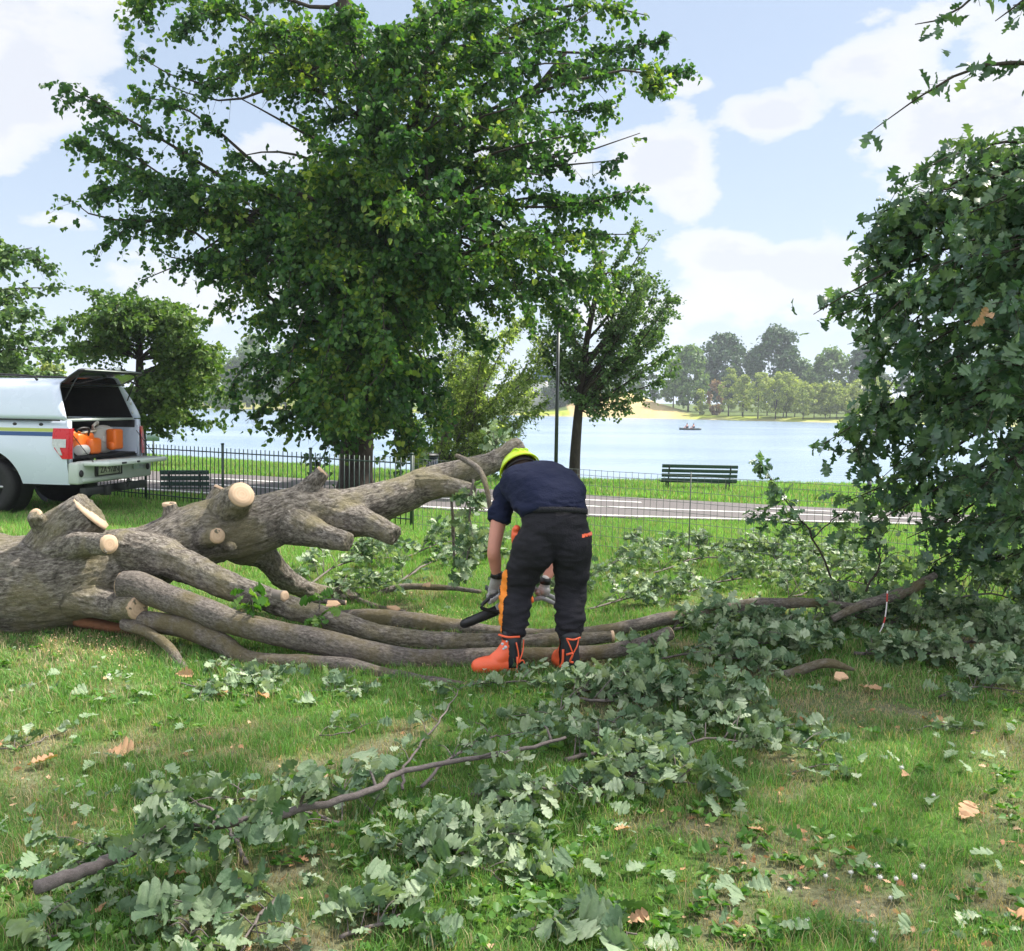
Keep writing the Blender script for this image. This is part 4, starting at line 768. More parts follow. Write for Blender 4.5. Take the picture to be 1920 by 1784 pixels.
mbt = MB(); LB = []
for k, Lm in enumerate(LIMBS): Pc, r = limb(Lm, 5); mbt.tube(Pc, r, 20); LB.append((Pc, r))
me = fuse(mbt, .0135, 7, .5); bark_attr(me, LB, .0095, 26); print('trunk verts', len(me.vertices)); place(me, 'trunk', bk_oak, ft)
for k, ry in ((1, 1), (2, 1), (3, 1), (4, 1), (5, 1), (7, 1), (8, 1), (11, 1), (9, 1), (15, 1)):
    Pc, r = LB[k]; n = unit(Pc[-1]-Pc[-3]); c = Pc[-1]
    jag = 0
    if k == 1: n = unit(A([.68, .18, .70])); jag = .07
    if k == 2: n = unit(A([-.15, -.85, .5]))
    if k == 7: n = A([0, -.1, 1.])
    if k == 8: c = c+n*.016
    if k in (9, 11): n = unit(n+A([.5, .3, .2]))
    disc(c+n*.002, n, r[-1]*(.97 if k != 1 else 1.0), None, 'cut_face', ft, jag=jag)
# small lit stub on the descending limb
Pc = A([at(500, 1120, 6.36), at(534, 1118, 6.26)]); m_ = MB(); m_.tube(Pc, [.055, .038], 14); m_.build('side_stub', bk_log, ft, smooth=True); disc(Pc[-1]+A([.002, -.003, 0]), unit(Pc[-1]-Pc[0]), .036, parent=ft)
# torn bark underneath
m_ = MB(); m_.tube(cr([at(150, 1165, 6.7), at(230, 1180, 6.65), at(300, 1190, 6.75), at(360, 1195, 6.9)], 4), np.linspace(.09, .03, 13), 10, ell=.5); m_.build('torn_bark', pm('torn_wood', (.20, .085, .04), .9, .4, 14, 1.0, 50), ft, smooth=True)
def log(name, label, L, faces=(0,), vox=.009, seg=16, group='sawn limbs lying beside the trunk', cat='branch', amp=.0028, m=bk_log):
    Pc, r = limb(L, 6); b = Pc[0]*1; b[2] = 0; o = thing(name, label, cat, b, group=group)
    Pc = Pc+(np.stack([fbm(Pc, 2.2, 2, 3), fbm(Pc, 2.2, 2, 6), fbm(Pc, 2.2, 2, 9)], 1)-.5)*.06
    mb = MB(); mb.tube(Pc, r*(1+.18*(fbm(Pc, 6, 2, 5)-.5)), seg); me = fuse(mb, vox, 2); bark_attr(me, [(Pc, r)], amp, 32); place(me, 'branch_wood', m, o)
    for f in faces: n = Pc[f]-Pc[f+1 if f == 0 else f-1]; disc(Pc[f]+unit(n)*.003, n, r[f]*.93, parent=o)
    return o, Pc, r
log('sawn_limb', 'thickest sawn limb, its left end leaning on the trunk and running behind the orange boot', [(228, 1093, 6.46, 27), (262, 1095, 6.42, 27), (320, 1122, 6.33, 26), (410, 1160, 6.15, 25), (500, 1184, 6.03, 24), (620, 1211, 5.99, 24), (740, 1231, 5.99, 22), (860, 1234, 6.0, 19), (1000, 1231, 6.0, 17), (1120, 1222, 6.05, 15), (1200, 1208, 6.12, 14), (1256, 1186, 6.2, 13)], (0, -1))
log('sawn_limb', 'sawn limb furthest back, passing behind the man and rising to the right', [(600, 1163, 6.95, 12), (700, 1160, 6.9, 17), (800, 1170, 6.8, 18), (900, 1185, 6.72, 14), (960, 1188, 6.7, 12), (1140, 1183, 6.75, 12), (1240, 1163, 6.9, 13), (1330, 1150, 7.0, 12), (1420, 1132, 7.1, 12), (1520, 1129, 7.1, 9), (1610, 1136, 7.0, 5)], (0,))
log('sawn_limb', 'short sawn limb nearest the grass, running from under the trunk to the boot', [(255, 1158, 6.42, 20), (330, 1172, 6.25, 20), (410, 1205, 6.1, 19), (450, 1232, 6.0, 17), (520, 1243, 5.9, 16), (640, 1247, 5.85, 16), (740, 1266, 5.72, 14), (870, 1290, 5.55, 10)], (-1,))
log('crooked_branch', 'thin crooked grey branch poking down from under the trunk into the grass', [(235, 1165, 6.4, 13), (295, 1195, 6.15, 9), (345, 1248, 5.85, 9), (372, 1278, 5.75, 8), (415, 1292, 5.66, 5)], (), .007)
log('crooked_branch', 'short bent branch lying at the right edge of the leaf pile', [(1415, 1277, 5.85, 7), (1480, 1262, 5.85, 9), (1548, 1248, 5.82, 9), (1600, 1262, 5.8, 3)], (), .007)
log('crooked_branch', 'dark branch rising to the right out of the leaves under the oak', [(1560, 1160, 6.9, 7), (1620, 1135, 6.9, 9), (1700, 1112, 7, 10), (1756, 1082, 7.05, 6)], (), .007)
log('crooked_branch', 'pale thin branch leaning on the trunk end in front of the man\'s shoulder', [(856, 856, 7.3, 4), (875, 866, 7.2, 5.5), (900, 890, 7.0, 5.5), (915, 925, 6.85, 5), (922, 960, 6.8, 4)], (), .006, 10)
log('crooked_branch', 'dark twig hanging straight down below the raised trunk end', [(848, 930, 7.5, 3), (850, 980, 7.5, 3.5), (853, 1048, 7.5, 3)], (), .006, 8)
log('crooked_branch', 'short pale stick lying across the limbs behind the bright green sprig', [(548, 1133, 6.9, 6), (600, 1128, 6.95, 7), (650, 1134, 7.0, 5)], (0, -1), .007, 10)
log('crooked_branch', 'long thin dark stick lying in the grass behind the limbs towards the saw', [(560, 1092, 8.2, 4), (630, 1112, 8.0, 5), (700, 1140, 7.6, 5), (760, 1148, 7.4, 3)], (), .007, 8)
log('crooked_branch', 'dark branch lying in the leaves behind the sawn limbs, left of the saw', [(700, 1118, 8.0, 5), (760, 1102, 8.1, 6), (840, 1100, 8.1, 6), (900, 1108, 8.0, 4)], (), .009, 8)
# ------------------------------------------------------------------ leafy cut branches on the ground
def leafy(label, L, nleaf, spread=.3, height=.18, ls=.12, r0=.012, name='leafy_branch', m=None, wood=bk_twig, side=8, group='cut oak branches lying on the grass', upright=0, tpl=None, lift=0., wmin=.003):
    Pc = []
    for q_ in L:
        p = gnd(q_[0], q_[1]) if len(q_) == 2 else at(*q_[:3]); Pc.append(p)
    Pc = cr(A(Pc), 5); 
    if len(L[0]) == 2: Pc[:, 2] = gz(Pc[:, 0], Pc[:, 1])+r0*1.0+height*.25*np.sin(np.linspace(0, np.pi, len(Pc)))**2+.01
    b = Pc[0]*1; b[2] = 0; o = thing(name, label, 'branch', b, group=group); wd, lf = MB(), MB(); n = len(Pc)
    Pc = Pc+np.concatenate([rng.normal(size=(n, 2))*.006, rng.normal(size=(n, 1))*.002], 1)+A([0, 0, lift])
    wd.tube(Pc, np.linspace(r0, max(wmin, r0*.3), n), 9); Ltot = np.linalg.norm(np.diff(Pc, axis=0), axis=1).sum()
    k = max(3, side); us = rng.uniform(0.0 if upright else .05, 1, k); D = np.gradient(Pc, axis=0); per = max(3, nleaf//k); tips_ = []
    for u in us:
        i = min(n-1, int(u*n)); d = unit(D[i]); s = rng.choice([-1, 1]); sd_ = unit(np.cross(d, A([0, 0, 1.]))) if not upright else rnd(1)[0]
        L2 = spread*rng.uniform(.5, 1.25); e = Pc[i]+(d*rng.uniform(.1, .8)+sd_*s*rng.uniform(.3, 1))*L2+A([0, 0, rng.uniform(0, 1)*height-(.1*upright)]); mid = (Pc[i]+e)/2+A([0, 0, height*.35])
        e[2] = max(e[2], .02)
        wd.tube(cr([Pc[i], mid, e], 3), np.linspace(max(.0022, r0*.35), .0016, 7), 5); tt = rng.uniform(.25, 1.08, per); B = np.where(tt[:, None] < .5, Pc[i]+(mid-Pc[i])*tt[:, None]*2, mid+(e-mid)*(tt[:, None]*2-1))
        tips_.append((B, np.repeat((e-Pc[i])[None], per, 0)))
    B = np.concatenate([a for a, _ in tips_]); T = np.concatenate([b_ for _, b_ in tips_]); T = unit(T)*.8+rng.normal(size=B.shape)*.85; N = A([0, 0, .6])+rng.normal(size=B.shape)*.75; S = ls*rng.uniform(.55, 1.2, len(B)); T[:, 2] = T[:, 2]*.55
    B = B+rng.normal(size=B.shape)*ls*.18; g_ = gz(B[:, 0], B[:, 1])+.012; B[:, 2] = np.maximum(B[:, 2], g_); low = B[:, 2] < g_+.05; T[low, 2] = abs(T[low, 2])*.5+.08
    Y_ = B[:, 1].mean(); leaves(lf, B, T, N, S, tpl or (OAK if Y_ < 6.5 else OAKL), 1.05); lf.build('foliage', m or lf_cut, o); wd.build('stem', wood, o, smooth=True); return o
LY = [
 # (label, pixels, leaves, spread, height, leaf size, stem radius, side twigs)
 ('long bare-based branch crossing the foreground from bottom left, leaves at its right end', [(70, 1748), (160, 1716), (250, 1680), (340, 1640), (430, 1632), (560, 1602), (690, 1560), (760, 1508), (900, 1482), (1000, 1462), (1060, 1442)], 90, .22, .10, .11, .021, 9),
 ('straight twig branch rising from the long branch towards the boot', [(756, 1502), (757, 1464), (800, 1408), (832, 1366), (858, 1312)], 46, .16, .10, .10, .007, 7),
 ('slim leafy branch above the long branch in the foreground centre', [(790, 1496), (850, 1448), (905, 1420), (945, 1404)], 40, .2, .12, .10, .008, 7),
 ('short forked twig at the base of the long branch, bottom left', [(236, 1690), (246, 1730), (252, 1790)], 5, .1, .06, .08, .006, 3),
 ('leafy branch with a bare dark end right of the foreground centre', [(1295, 1410), (1220, 1406), (1160, 1402), (1090, 1380), (1040, 1350)], 190, .34, .22, .12, .011, 16),
 ('dense leafy branch forming the top of the foreground heap', [(1060, 1310), (1120, 1330), (1200, 1335), (1300, 1330), (1345, 1345)], 260, .36, .26, .12, .01, 20),
 ('dense leafy branch in the middle of the foreground heap', [(1060, 1440), (1140, 1420), (1240, 1430), (1340, 1400), (1420, 1405)], 280, .32, .24, .12, .012, 20),
 ('leafy branch at the lower right of the foreground heap, leaves hanging over the grass', [(1080, 1470), (1160, 1478), (1250, 1480), (1340, 1478)], 190, .28, .22, .135, .01, 16),
 ('leafy branch below the long branch in the foreground centre', [(880, 1500), (960, 1505), (1050, 1500), (1120, 1515)], 190, .28, .18, .12, .01, 16),
 ('leafy tip trailing off right of the foreground heap', [(1380, 1400), (1440, 1408), (1500, 1410), (1550, 1418)], 54, .2, .1, .10, .006, 8),
 ('leafy branch above the long branch on the left of the foreground', [(460, 1640), (430, 1580), (360, 1530), (310, 1520)], 130, .24, .14, .12, .009, 12),
 ('leafy branch between the long branch and the dry patch, left foreground', [(640, 1560), (560, 1540), (470, 1520), (400, 1505)], 130, .24, .15, .12, .008, 12),
 ('leafy branch just above the bend of the long branch', [(700, 1540), (660, 1500), (620, 1480)], 60, .2, .12, .11, .007, 8),
 ('leafy branch hanging below the bend of the long branch', [(700, 1580), (760, 1600), (830, 1600), (900, 1640), (940, 1660)], 170, .24, .15, .13, .008, 14),
 ('leafy branch right below the long branch centre, towards the grass', [(860, 1530), (900, 1570), (960, 1600)], 90, .22, .13, .12, .007, 9),
 ('small leafy twig at the left edge of the foreground', [(200, 1590), (150, 1610), (90, 1650)], 40, .18, .1, .11, .006, 6),
 ('small dark leafy twig left of the long branch base', [(220, 1640), (180, 1655), (130, 1665)], 34, .16, .1, .11, .006, 6),
 ('close leafy branch with the largest leaves at the bottom left', [(430, 1670), (400, 1700), (370, 1740), (350, 1790)], 62, .20, .14, .17, .009, 9),
 ('close leafy branch beside the largest leaves at the bottom', [(520, 1700), (480, 1740), (450, 1790)], 44, .20, .13, .16, .008, 8),
 ('leafy twig at the bottom edge left of centre', [(640, 1760), (720, 1740), (800, 1730), (870, 1750)], 62, .17, .12, .14, .007, 8),
 ('leafy twig at the bottom edge with one broad pale leaf, right of centre', [(960, 1760), (1040, 1750), (1110, 1750), (1190, 1765)], 34, .15, .09, .15, .006, 6),
 ('leafy twig in the grass at the bottom left corner', [(10, 1770), (60, 1765), (110, 1770)], 20, .14, .1, .13, .005, 5),
 ('scattered leafy twig under the short sawn limb', [(410, 1235), (470, 1270), (520, 1290)], 60, .2, .08, .09, .006, 8),
 ('leafy twig in the grass below the trunk', [(330, 1285), (400, 1300), (480, 1310)], 34, .2, .06, .09, .005, 6),
 ('leafy twig left of the boot below the sawn limbs', [(560, 1300), (640, 1300), (690, 1290)], 26, .2, .06, .085, .005, 6),
 ('leafy branch in front of the orange boot', [(880, 1290), (960, 1285), (1030, 1290), (1100, 1295)], 55, .20, .06, .085, .008, 9),
 ('leafy branch below the right boot', [(1060, 1312), (1130, 1302), (1220, 1292), (1300, 1296)], 130, .24, .12, .10, .009, 14),
 ('leafy branch right of the sawn limb ends', [(1180, 1250), (1280, 1240), (1380, 1245), (1450, 1260)], 170, .3, .16, .10, .009, 14),
 ('leafy twig cluster left of the foreground centre', [(600, 1390), (650, 1385), (680, 1370)], 14, .12, .05, .10, .004, 4),
 ('pale leafy twig in the grass at the far left', [(0, 1405), (50, 1400), (90, 1380)], 14, .12, .05, .10, .004, 4),
 ('leafy twig on the worn grass right of the heap', [(1480, 1450), (1540, 1440), (1600, 1450)], 18, .14, .05, .09, .004, 4),
 ('leafy twig on the grass at the far right', [(1700, 1380), (1760, 1370), (1840, 1375)], 22, .16, .06, .09, .004, 5),
 ('dark leafy twig at the right edge below the oak', [(1760, 1310), (1840, 1300), (1930, 1310)], 60, .22, .12, .10, .006, 8),
 ('leafy branch behind the descending limb, left of the saw', [(560, 1110), (620, 1080), (680, 1060), (740, 1050)], 210, .42, .30, .10, .012, 18),
 ('low leafy branch behind the limbs, far left of the pile', [(600, 1130), (660, 1120), (730, 1105)], 130, .35, .2, .10, .01, 12),
 ('leafy branch in the pile behind the saw bar', [(740, 1100), (800, 1070), (860, 1050), (920, 1040)], 230, .42, .3, .10, .012, 18),
 ('leafy branch at the back of the pile, left of the man', [(760, 1050), (830, 1030), (900, 1020)], 150, .45, .3, .10, .01, 14),
 ('leafy branch seen between and behind the man\'s legs', [(940, 1130), (1010, 1120), (1080, 1110)], 170, .35, .22, .10, .01, 14),
 ('leafy branch in the pile just right of the man', [(1060, 1110), (1130, 1080), (1200, 1050), (1240, 1035)], 240, .42, .3, .10, .012, 18),
 ('low leafy branch in the pile right of the man\'s knee', [(1100, 1150), (1180, 1135), (1280, 1115)], 200, .38, .22, .10, .01, 16),
 ('leafy branch at the back of the pile, centre right', [(1220, 1080), (1310, 1060), (1400, 1050)], 230, .48, .3, .10, .012, 18),
 ('leafy branch in the pile behind the rising limb', [(1270, 1120), (1370, 1100), (1470, 1090)], 240, .42, .25, .10, .012, 18),
 ('leafy branch at the back right of the pile, near the wire fence', [(1420, 1075), (1520, 1060), (1620, 1050)], 230, .48, .36, .10, .012, 18),
 ('leafy branch in the right part of the pile above the string', [(1480, 1130), (1570, 1110), (1660, 1100)], 260, .42, .4, .105, .012, 20),
 ('leafy branch in front of the rising limb, centre right', [(1260, 1190), (1350, 1180), (1450, 1180)], 250, .38, .2, .105, .012, 20),
 ('leafy branch beside the string in the right pile', [(1480, 1190), (1570, 1175), (1650, 1170)], 270, .38, .25, .11, .012, 20),
 ('leafy branch right of the string in the pile', [(1640, 1180), (1740, 1170), (1840, 1165)], 280, .42, .3, .11, .012, 20),
 ('leafy branch at the front right edge of the pile', [(1600, 1230), (1700, 1235), (1800, 1250), (1860, 1270)], 260, .34, .2, .11, .012, 18),
 ('leafy branch at the front of the pile left of the bent branch', [(1330, 1225), (1430, 1225), (1540, 1220)], 250, .34, .18, .105, .012, 18),
 ('leafy branch under the oak at the far right of the pile', [(1780, 1130), (1860, 1140), (1960, 1150)], 280, .42, .45, .115, .012, 20),
 ('leafy branch at the right edge, lowest in the pile under the oak', [(1800, 1210), (1880, 1220), (1980, 1240)], 240, .4, .25, .115, .012, 18)]
for k_, (lb, pts, nl, spd, hgt, ls_, r0, sd2) in enumerate(LY):
    near = gnd(*pts[0])[1] < 5.0 and k_ > 0; nl = nl*(.62 if k_ in (10, 11, 12, 17, 18) else 1.35 if min(p[1] for p in pts) < 1085 else 1); leafy(lb, pts, int(nl*(1.0 if near else 1.75)), spd*(.9 if near else 1), hgt*(.5 if near else .75), ls_*(.72 if near else .88), r0*(1.05 if k_ == 0 else 1), side=sd2, lift=(.10 if k_ == 0 else .04 if k_ in (1, 2) else 0), wmin=(.007 if k_ == 0 else .003))
leafy('upright sapling branch with leaf clusters sticking up from the pile before the path', [(1580, 1130, 7.5), (1525, 1010, 7.5), (1490, 960, 7.5), (1460, 920, 7.5), (1432, 880, 7.5), (1425, 860, 7.5)], 100, .13, .04, .10, .009, side=16, upright=1, m=lf_oak, wood=bk_dark)
leafy('side sapling twig leaning right from the pile towards the oak', [(1525, 1010, 7.5), (1560, 975, 7.6), (1600, 950, 7.7), (1620, 930, 7.7)], 60, .16, .04, .10, .006, side=10, upright=1, m=lf_oak, wood=bk_dark)
leafy('twig on the sapling reaching left across the path', [(1500, 985, 7.5), (1450, 975, 7.4), (1430, 960, 7.4)], 40, .12, .04, .10, .005, side=8, upright=1, m=lf_oak, wood=bk_dark)
leafy('broken branch with pale leaves standing up behind the man\'s helmet', [(900, 905, 8.2), (915, 870, 8.2), (930, 840, 8.2), (925, 815, 8.2)], 110, .17, .05, .10, .01, side=14, upright=1)
leafy('broken leafy branch hanging left of the man\'s arm', [(885, 900, 7.3), (880, 960, 7.3), (885, 1010, 7.3), (875, 1050, 7.2)], 170, .19, .0, .10, .01, side=18, upright=1)
leafy('bare dark twigs sprouting above the right pile', [(1620, 1110, 7.2), (1650, 1060, 7.2), (1640, 1020, 7.2)], 26, .25, .2, .08, .009, side=9, upright=1, wood=bk_dark)
leafy('bright green leafy sprig on the descending limb', [(470, 1130, 6.15), (474, 1112, 6.12), (472, 1098, 6.1)], 30, .10, .02, .115, .006, side=9, upright=1, m=lf_fresh, tpl=OAK)
leafy('pale green sprig resting on the limbs right of the bright one', [(590, 1160, 6.15), (600, 1140, 6.15), (596, 1118, 6.15)], 18, .10, .02, .09, .005, side=7, upright=1, m=lf_fresh, tpl=OAK)
# ------------------------------------------------------------------ single leaves, flowers, chips, string
def one_leaf(label, px, py, s, m, name='fallen_leaf', cat='leaf', group=None, curl=1.6):
    p = gnd(px, py); p[2] = gz(p[0], p[1])+.025; o = MB(); a = rng.uniform(0, 6.28); T = A([math.cos(a), math.sin(a), .25]); V0 = OAK[0].copy(); V0[:, 2] += .35*curl*V0[:, 0]**2+.12*curl*(V0[:, 1]-.5)**2
    leaves(o, p[None], T[None], (A([0, -.25, 1])+rng.normal(size=3)*.2)[None], s, (V0, OAK[1])); ob = o.build(name, m); return tag(ob, label, cat, group)
DG = 'dry brown leaves on the grass'
for lb, x, y, s in [('large dry orange-brown leaf in the left grass', 200, 1412, .13), ('upright dry pinkish leaf near the left edge', 52, 1440, .13), ('dry brown leaf on the right grass beside the bare patch', 1802, 1552, .13), ('pale dry leaf just below the bent branch', 1610, 1292, .14), ('curled dry leaf at the bottom edge right of centre', 1165, 1745, .09), ('small tan dry leaf beside the base of the long branch', 198, 1716, .06), ('dry leaf above the leafy heap, left foreground', 390, 1472, .08), ('dry leaf below the trunk, left one of the pair', 408, 1306, .10), ('dry leaf below the trunk, right one of the pair', 505, 1322, .10), ('small dry leaf right of the foreground heap', 1402, 1562, .06), ('dry brown leaf beneath the leafy branch left of centre', 508, 1592, .07), ('dry leaf in the grass below the heap', 1150, 1570, .07), ('large grey upturned leaf near the bottom right corner', 1885, 1715, .15), ('dry leaf under the big leaves at the bottom left', 355, 1662, .08), ('dry leaf beside the crooked branch below the trunk', 330, 1275, .10), ('tiny dry leaf on the worn right grass', 1690, 1470, .06), ('dry leaf between the two bare patches on the right', 1740, 1365, .08)]:
    one_leaf(lb, x, y, s, lf_brown, group=DG)
GR = 'single green oak leaves scattered on the grass'; used = [(540, 1420)]
for k in range(110):
    for _ in range(30):
        x = rng.uniform(0, 1920); y = rng.uniform(1270, 1770)
        if all((x-a)**2+(2*(y-b))**2 > 55**2 for a, b in used): break
    used.append((x, y)); one_leaf('single fallen green oak leaf lying on the grass', x, y, rng.uniform(.05, .11), lf_cut if rng.random() < .85 else lf_fresh, group=GR, curl=rng.uniform(.5, 2.4))
petal = pm('clover_white', (.62, .62, .58), .7, .12, 80); stemm = pm('grass_stem', (.10, .2, .04), .7)
for x, y in [(1480, 1668), (1595, 1635), (1645, 1630), (1650, 1648), (1680, 1652), (1512, 1738), (1548, 1640), (1670, 1686), (1640, 1755), (1730, 1632), (1750, 1500), (1640, 1518), (1715, 1650), (1636, 1768), (205, 1272), (1690, 1448)]:
    p = gnd(x, y+3); p[2] = gz(p[0], p[1]); h = .025; r_ = rng.uniform(.007, .010); m_ = MB(); m_.ell(p+A([0, 0, h]), (r_, r_, r_*.9), nu=10, nv=7)
    V = p+A([0, 0, h])+rnd(26)*r_*1.05; leaves(m_, V, V-(p+A([0, 0, h-.01])), rnd(26), r_*.7, NAR); m_.tube([p, p+A([.003, 0, h*.6]), p+A([0, 0, h])], .0012, 5)
    tag(m_.build('clover_flower', petal), 'small white clover flower head in the grass', 'flower', 'white clover flowers in the grass')
pale = pm('fresh_wood_chip', (.62, .40, .24), .8, .2, 30)
def chip(label, P, s, Y=None):
    p = gnd(*P) if Y is None else at(P[0], P[1], Y); p[2] = max(p[2], gz(p[0], p[1])+.02); m_ = MB(); n = 7; a = np.sort(rng.uniform(0, 6.28, n)); rr = s*rng.uniform(.5, 1, n)
    m_.prism([(r_*math.cos(t_), r_*.6*math.sin(t_)) for r_, t_ in zip(rr, a)], .014, lambda x, y, z: p+A([x, y*.8, z+y*.5+.03])); tag(m_.build('wood_chip', pale, bevel=.003), label, 'wood chip', 'pale chips of fresh wood')
chip('pale torn wood piece lying on the limbs beside the sprig', (625, 1143), .085, 6.6); chip('pale wood chip behind the sawn limbs', (738, 1150), .07, 7.1); chip('pale wood chip leaning left of the saw', (800, 1105), .05, 7.6); chip('flat pale bark chip below the bent branch on the worn grass', (1575, 1280), .07)
chip('pale wood piece hanging in the leaves beside the helmet', (938, 862), .04, 8.0)
sp_ = thing('string', 'red and white cord hanging from the dark branch in the right pile', 'cord', at(1663, 1110, 6.85)*A([1, 1, 0])); Pc = cr([at(1664, 1108, 6.85), at(1662, 1140, 6.8), at(1655, 1175, 6.7), at(1636, 1205, 6.55), at(1624, 1228, 6.4)], 6); Pc[:, 2] = np.maximum(Pc[:, 2], .02)
rd = pm('red_cord', (.45, .04, .03), .7); MB().tube(Pc, .0045, 6).build('cord', pm('white_cord', (.65, .62, .6), .8), sp_, smooth=True)
for a_0, b_0 in ((1, 5), (9, 12), (17, 20)): MB().tube(Pc[a_0:b_0], .0056, 6).build('red_mark', rd, sp_, smooth=True)
# ------------------------------------------------------------------ standing oak at the right edge
ob_ = A([5.6, 7.6, 0.]); ok = thing('oak_tree', 'standing oak whose lobed dark green foliage hangs down along the right edge', 'tree', ob_); wd, lf = MB(), MB()
ot = cr(A([[5.6, 7.6, -.1], [5.6, 7.6, 1.2], [5.7, 7.6, 3.0], [5.8, 7.5, 5.2], [5.9, 7.4, 7.6], [6.0, 7.4, 10.5]]), 5); wd.tube(ot, np.linspace(.36, .10, len(ot)), 16)
OT = [(1640, 242, 6.4, 2150, 60), (1716, 46, 6.3, 2100, -160), (1866, 40, 6.0, 2120, -120), (1900, 10, 6.2, 2150, -160), 
 (1720, 325, 6.8, 2150, 280), (1700, 370, 6.8, 2150, 300), (1650, 400, 6.9, 2130, 250), (1640, 450, 7.1, 2150, 300), (1605, 470, 7.1, 2150, 330), (1600, 520, 7.2, 2150, 360), (1540, 600, 7.2, 2100, 430), (1525, 590, 7.0, 2000, 420), (1570, 560, 7.4, 2150, 400), (1600, 640, 7.2, 2120, 460), (1650, 600, 6.6, 2120, 400), (1640, 690, 7.2, 2150, 500), (1645, 760, 7.2, 2150, 560), (1630, 810, 7.5, 2120, 600), (1545, 832, 7.3, 2080, 640), (1600, 850, 7.4, 2120, 660), (1650, 900, 7.3, 2130, 700), (1580, 945, 7.4, 2050, 760), (1620, 990, 7.3, 2080, 800), (1700, 1010, 7.0, 2130, 820), (1740, 1060, 7.2, 2150, 860), (1820, 1070, 7.0, 2200, 880), (1880, 1050, 6.6, 2250, 860),
 (1760, 420, 6.3, 2200, 300), (1820, 400, 6.2, 2220, 330), (1880, 360, 6.2, 2250, 300), (1750, 500, 6.2, 2200, 380), (1830, 480, 5.9, 2220, 360), (1900, 450, 5.8, 2250, 340), (1700, 560, 6.5, 2180, 440), (1780, 590, 6.1, 2200, 460), (1860, 570, 5.7, 2250, 440), (1700, 680, 6.7, 2180, 540), (1760, 690, 6.3, 2200, 560), (1840, 680, 5.8, 2250, 560), (1900, 640, 5.7, 2250, 500), (1700, 780, 7.0, 2180, 640), (1770, 790, 6.5, 2200, 660), (1850, 800, 5.9, 2250, 660), (1910, 760, 5.7, 2260, 620), (1700, 880, 7.1, 2200, 740), (1770, 900, 6.7, 2200, 760), (1850, 910, 6.1, 2250, 760), (1910, 880, 6.0, 2250, 740), (1770, 980, 6.8, 2200, 820), (1850, 990, 6.4, 2250, 830), (1915, 960, 6.2, 2260, 800), (1680, 460, 7.3, 2180, 340), (1700, 940, 7.4, 2200, 800), (1760, 640, 7.6, 2200, 500), (1820, 740, 7.6, 2200, 600), (1880, 850, 7.6, 2250, 700), (1800, 560, 7.8, 2200, 420), (1740, 360, 7.4, 2200, 320), (1830, 430, 7.6, 2200, 340), (1890, 540, 7.4, 2200, 400)]
ogap = lambda P: (fbm(P, 1.9, 3, 88) > .385)
for (px, py, Y, ox, oy) in OT:
    t1 = at(px, py, Y); p0 = at(ox, oy, Y+rng.uniform(.0, .8)); p0[2] = min(p0[2], 8.5); L = np.linalg.norm(t1-p0)
    base_ = ot[np.argmin(abs(ot[:, 2]-max(p0[2]-.8, 1.4)))]; wd.tube(cr([base_, (base_+p0)/2+A([0, 0, .15]), p0], 3), [.05, .045, .04, .035, .03, .028, .026], 6)
    sparse = py < 300
    bough(wd, lf, p0, t1, .024, .06, .3, int((5.5 if sparse else 17)*L), .42 if not sparse else .20, .055, .118, OAKL, .0035, .12 if not sparse else .3, .6, .45, .45, tip_r=.12, fr=None if sparse else ogap)
# upper crown of the same oak, above the picture: it shades the clearing
for k in range(30):
    a = rng.uniform(0, 2*np.pi); rr = rng.uniform(1.5, 5.4); z = rng.uniform(5.2, 10.5); t1 = A([6+rr*math.cos(a), 7.0+rr*math.sin(a)*1.0, z])
    if t1[2] < CAMZ+.50*t1[1]+.9 and t1[0] < .62*t1[1]+1.2: continue
    p0 = ot[np.argmin(abs(ot[:, 2]-(z-.3*rr)))]; bough(wd, lf, p0, t1, .06, .08, .3, int(4.5*rr), .8, .14, .20, OAKL, .006, .25, .6, .45, .45, fr=lambda P: (P[:, 2] > CAMZ+.44*P[:, 1]+.3) | (P[:, 0] > .58*P[:, 1]+.5))
lf.build('crown', lf_oak, ok); wd.build('trunk', bk_dark, ok, smooth=True); print('oak leaves', sum(len(f) for f, _ in lf.F))
dl = MB(); P = A([at(1835, 600, 5.75), at(1850, 590, 5.75), at(1820, 612, 5.75), at(1800, 925, 6.4), at(1820, 930, 6.4)]); leaves(dl, P, rnd(5)+A([.4, 0, .2]), rnd(5)*.3+A([0, -1, .3]), .085, OAK); dl.build('withered_leaves', lf_brown, ok)
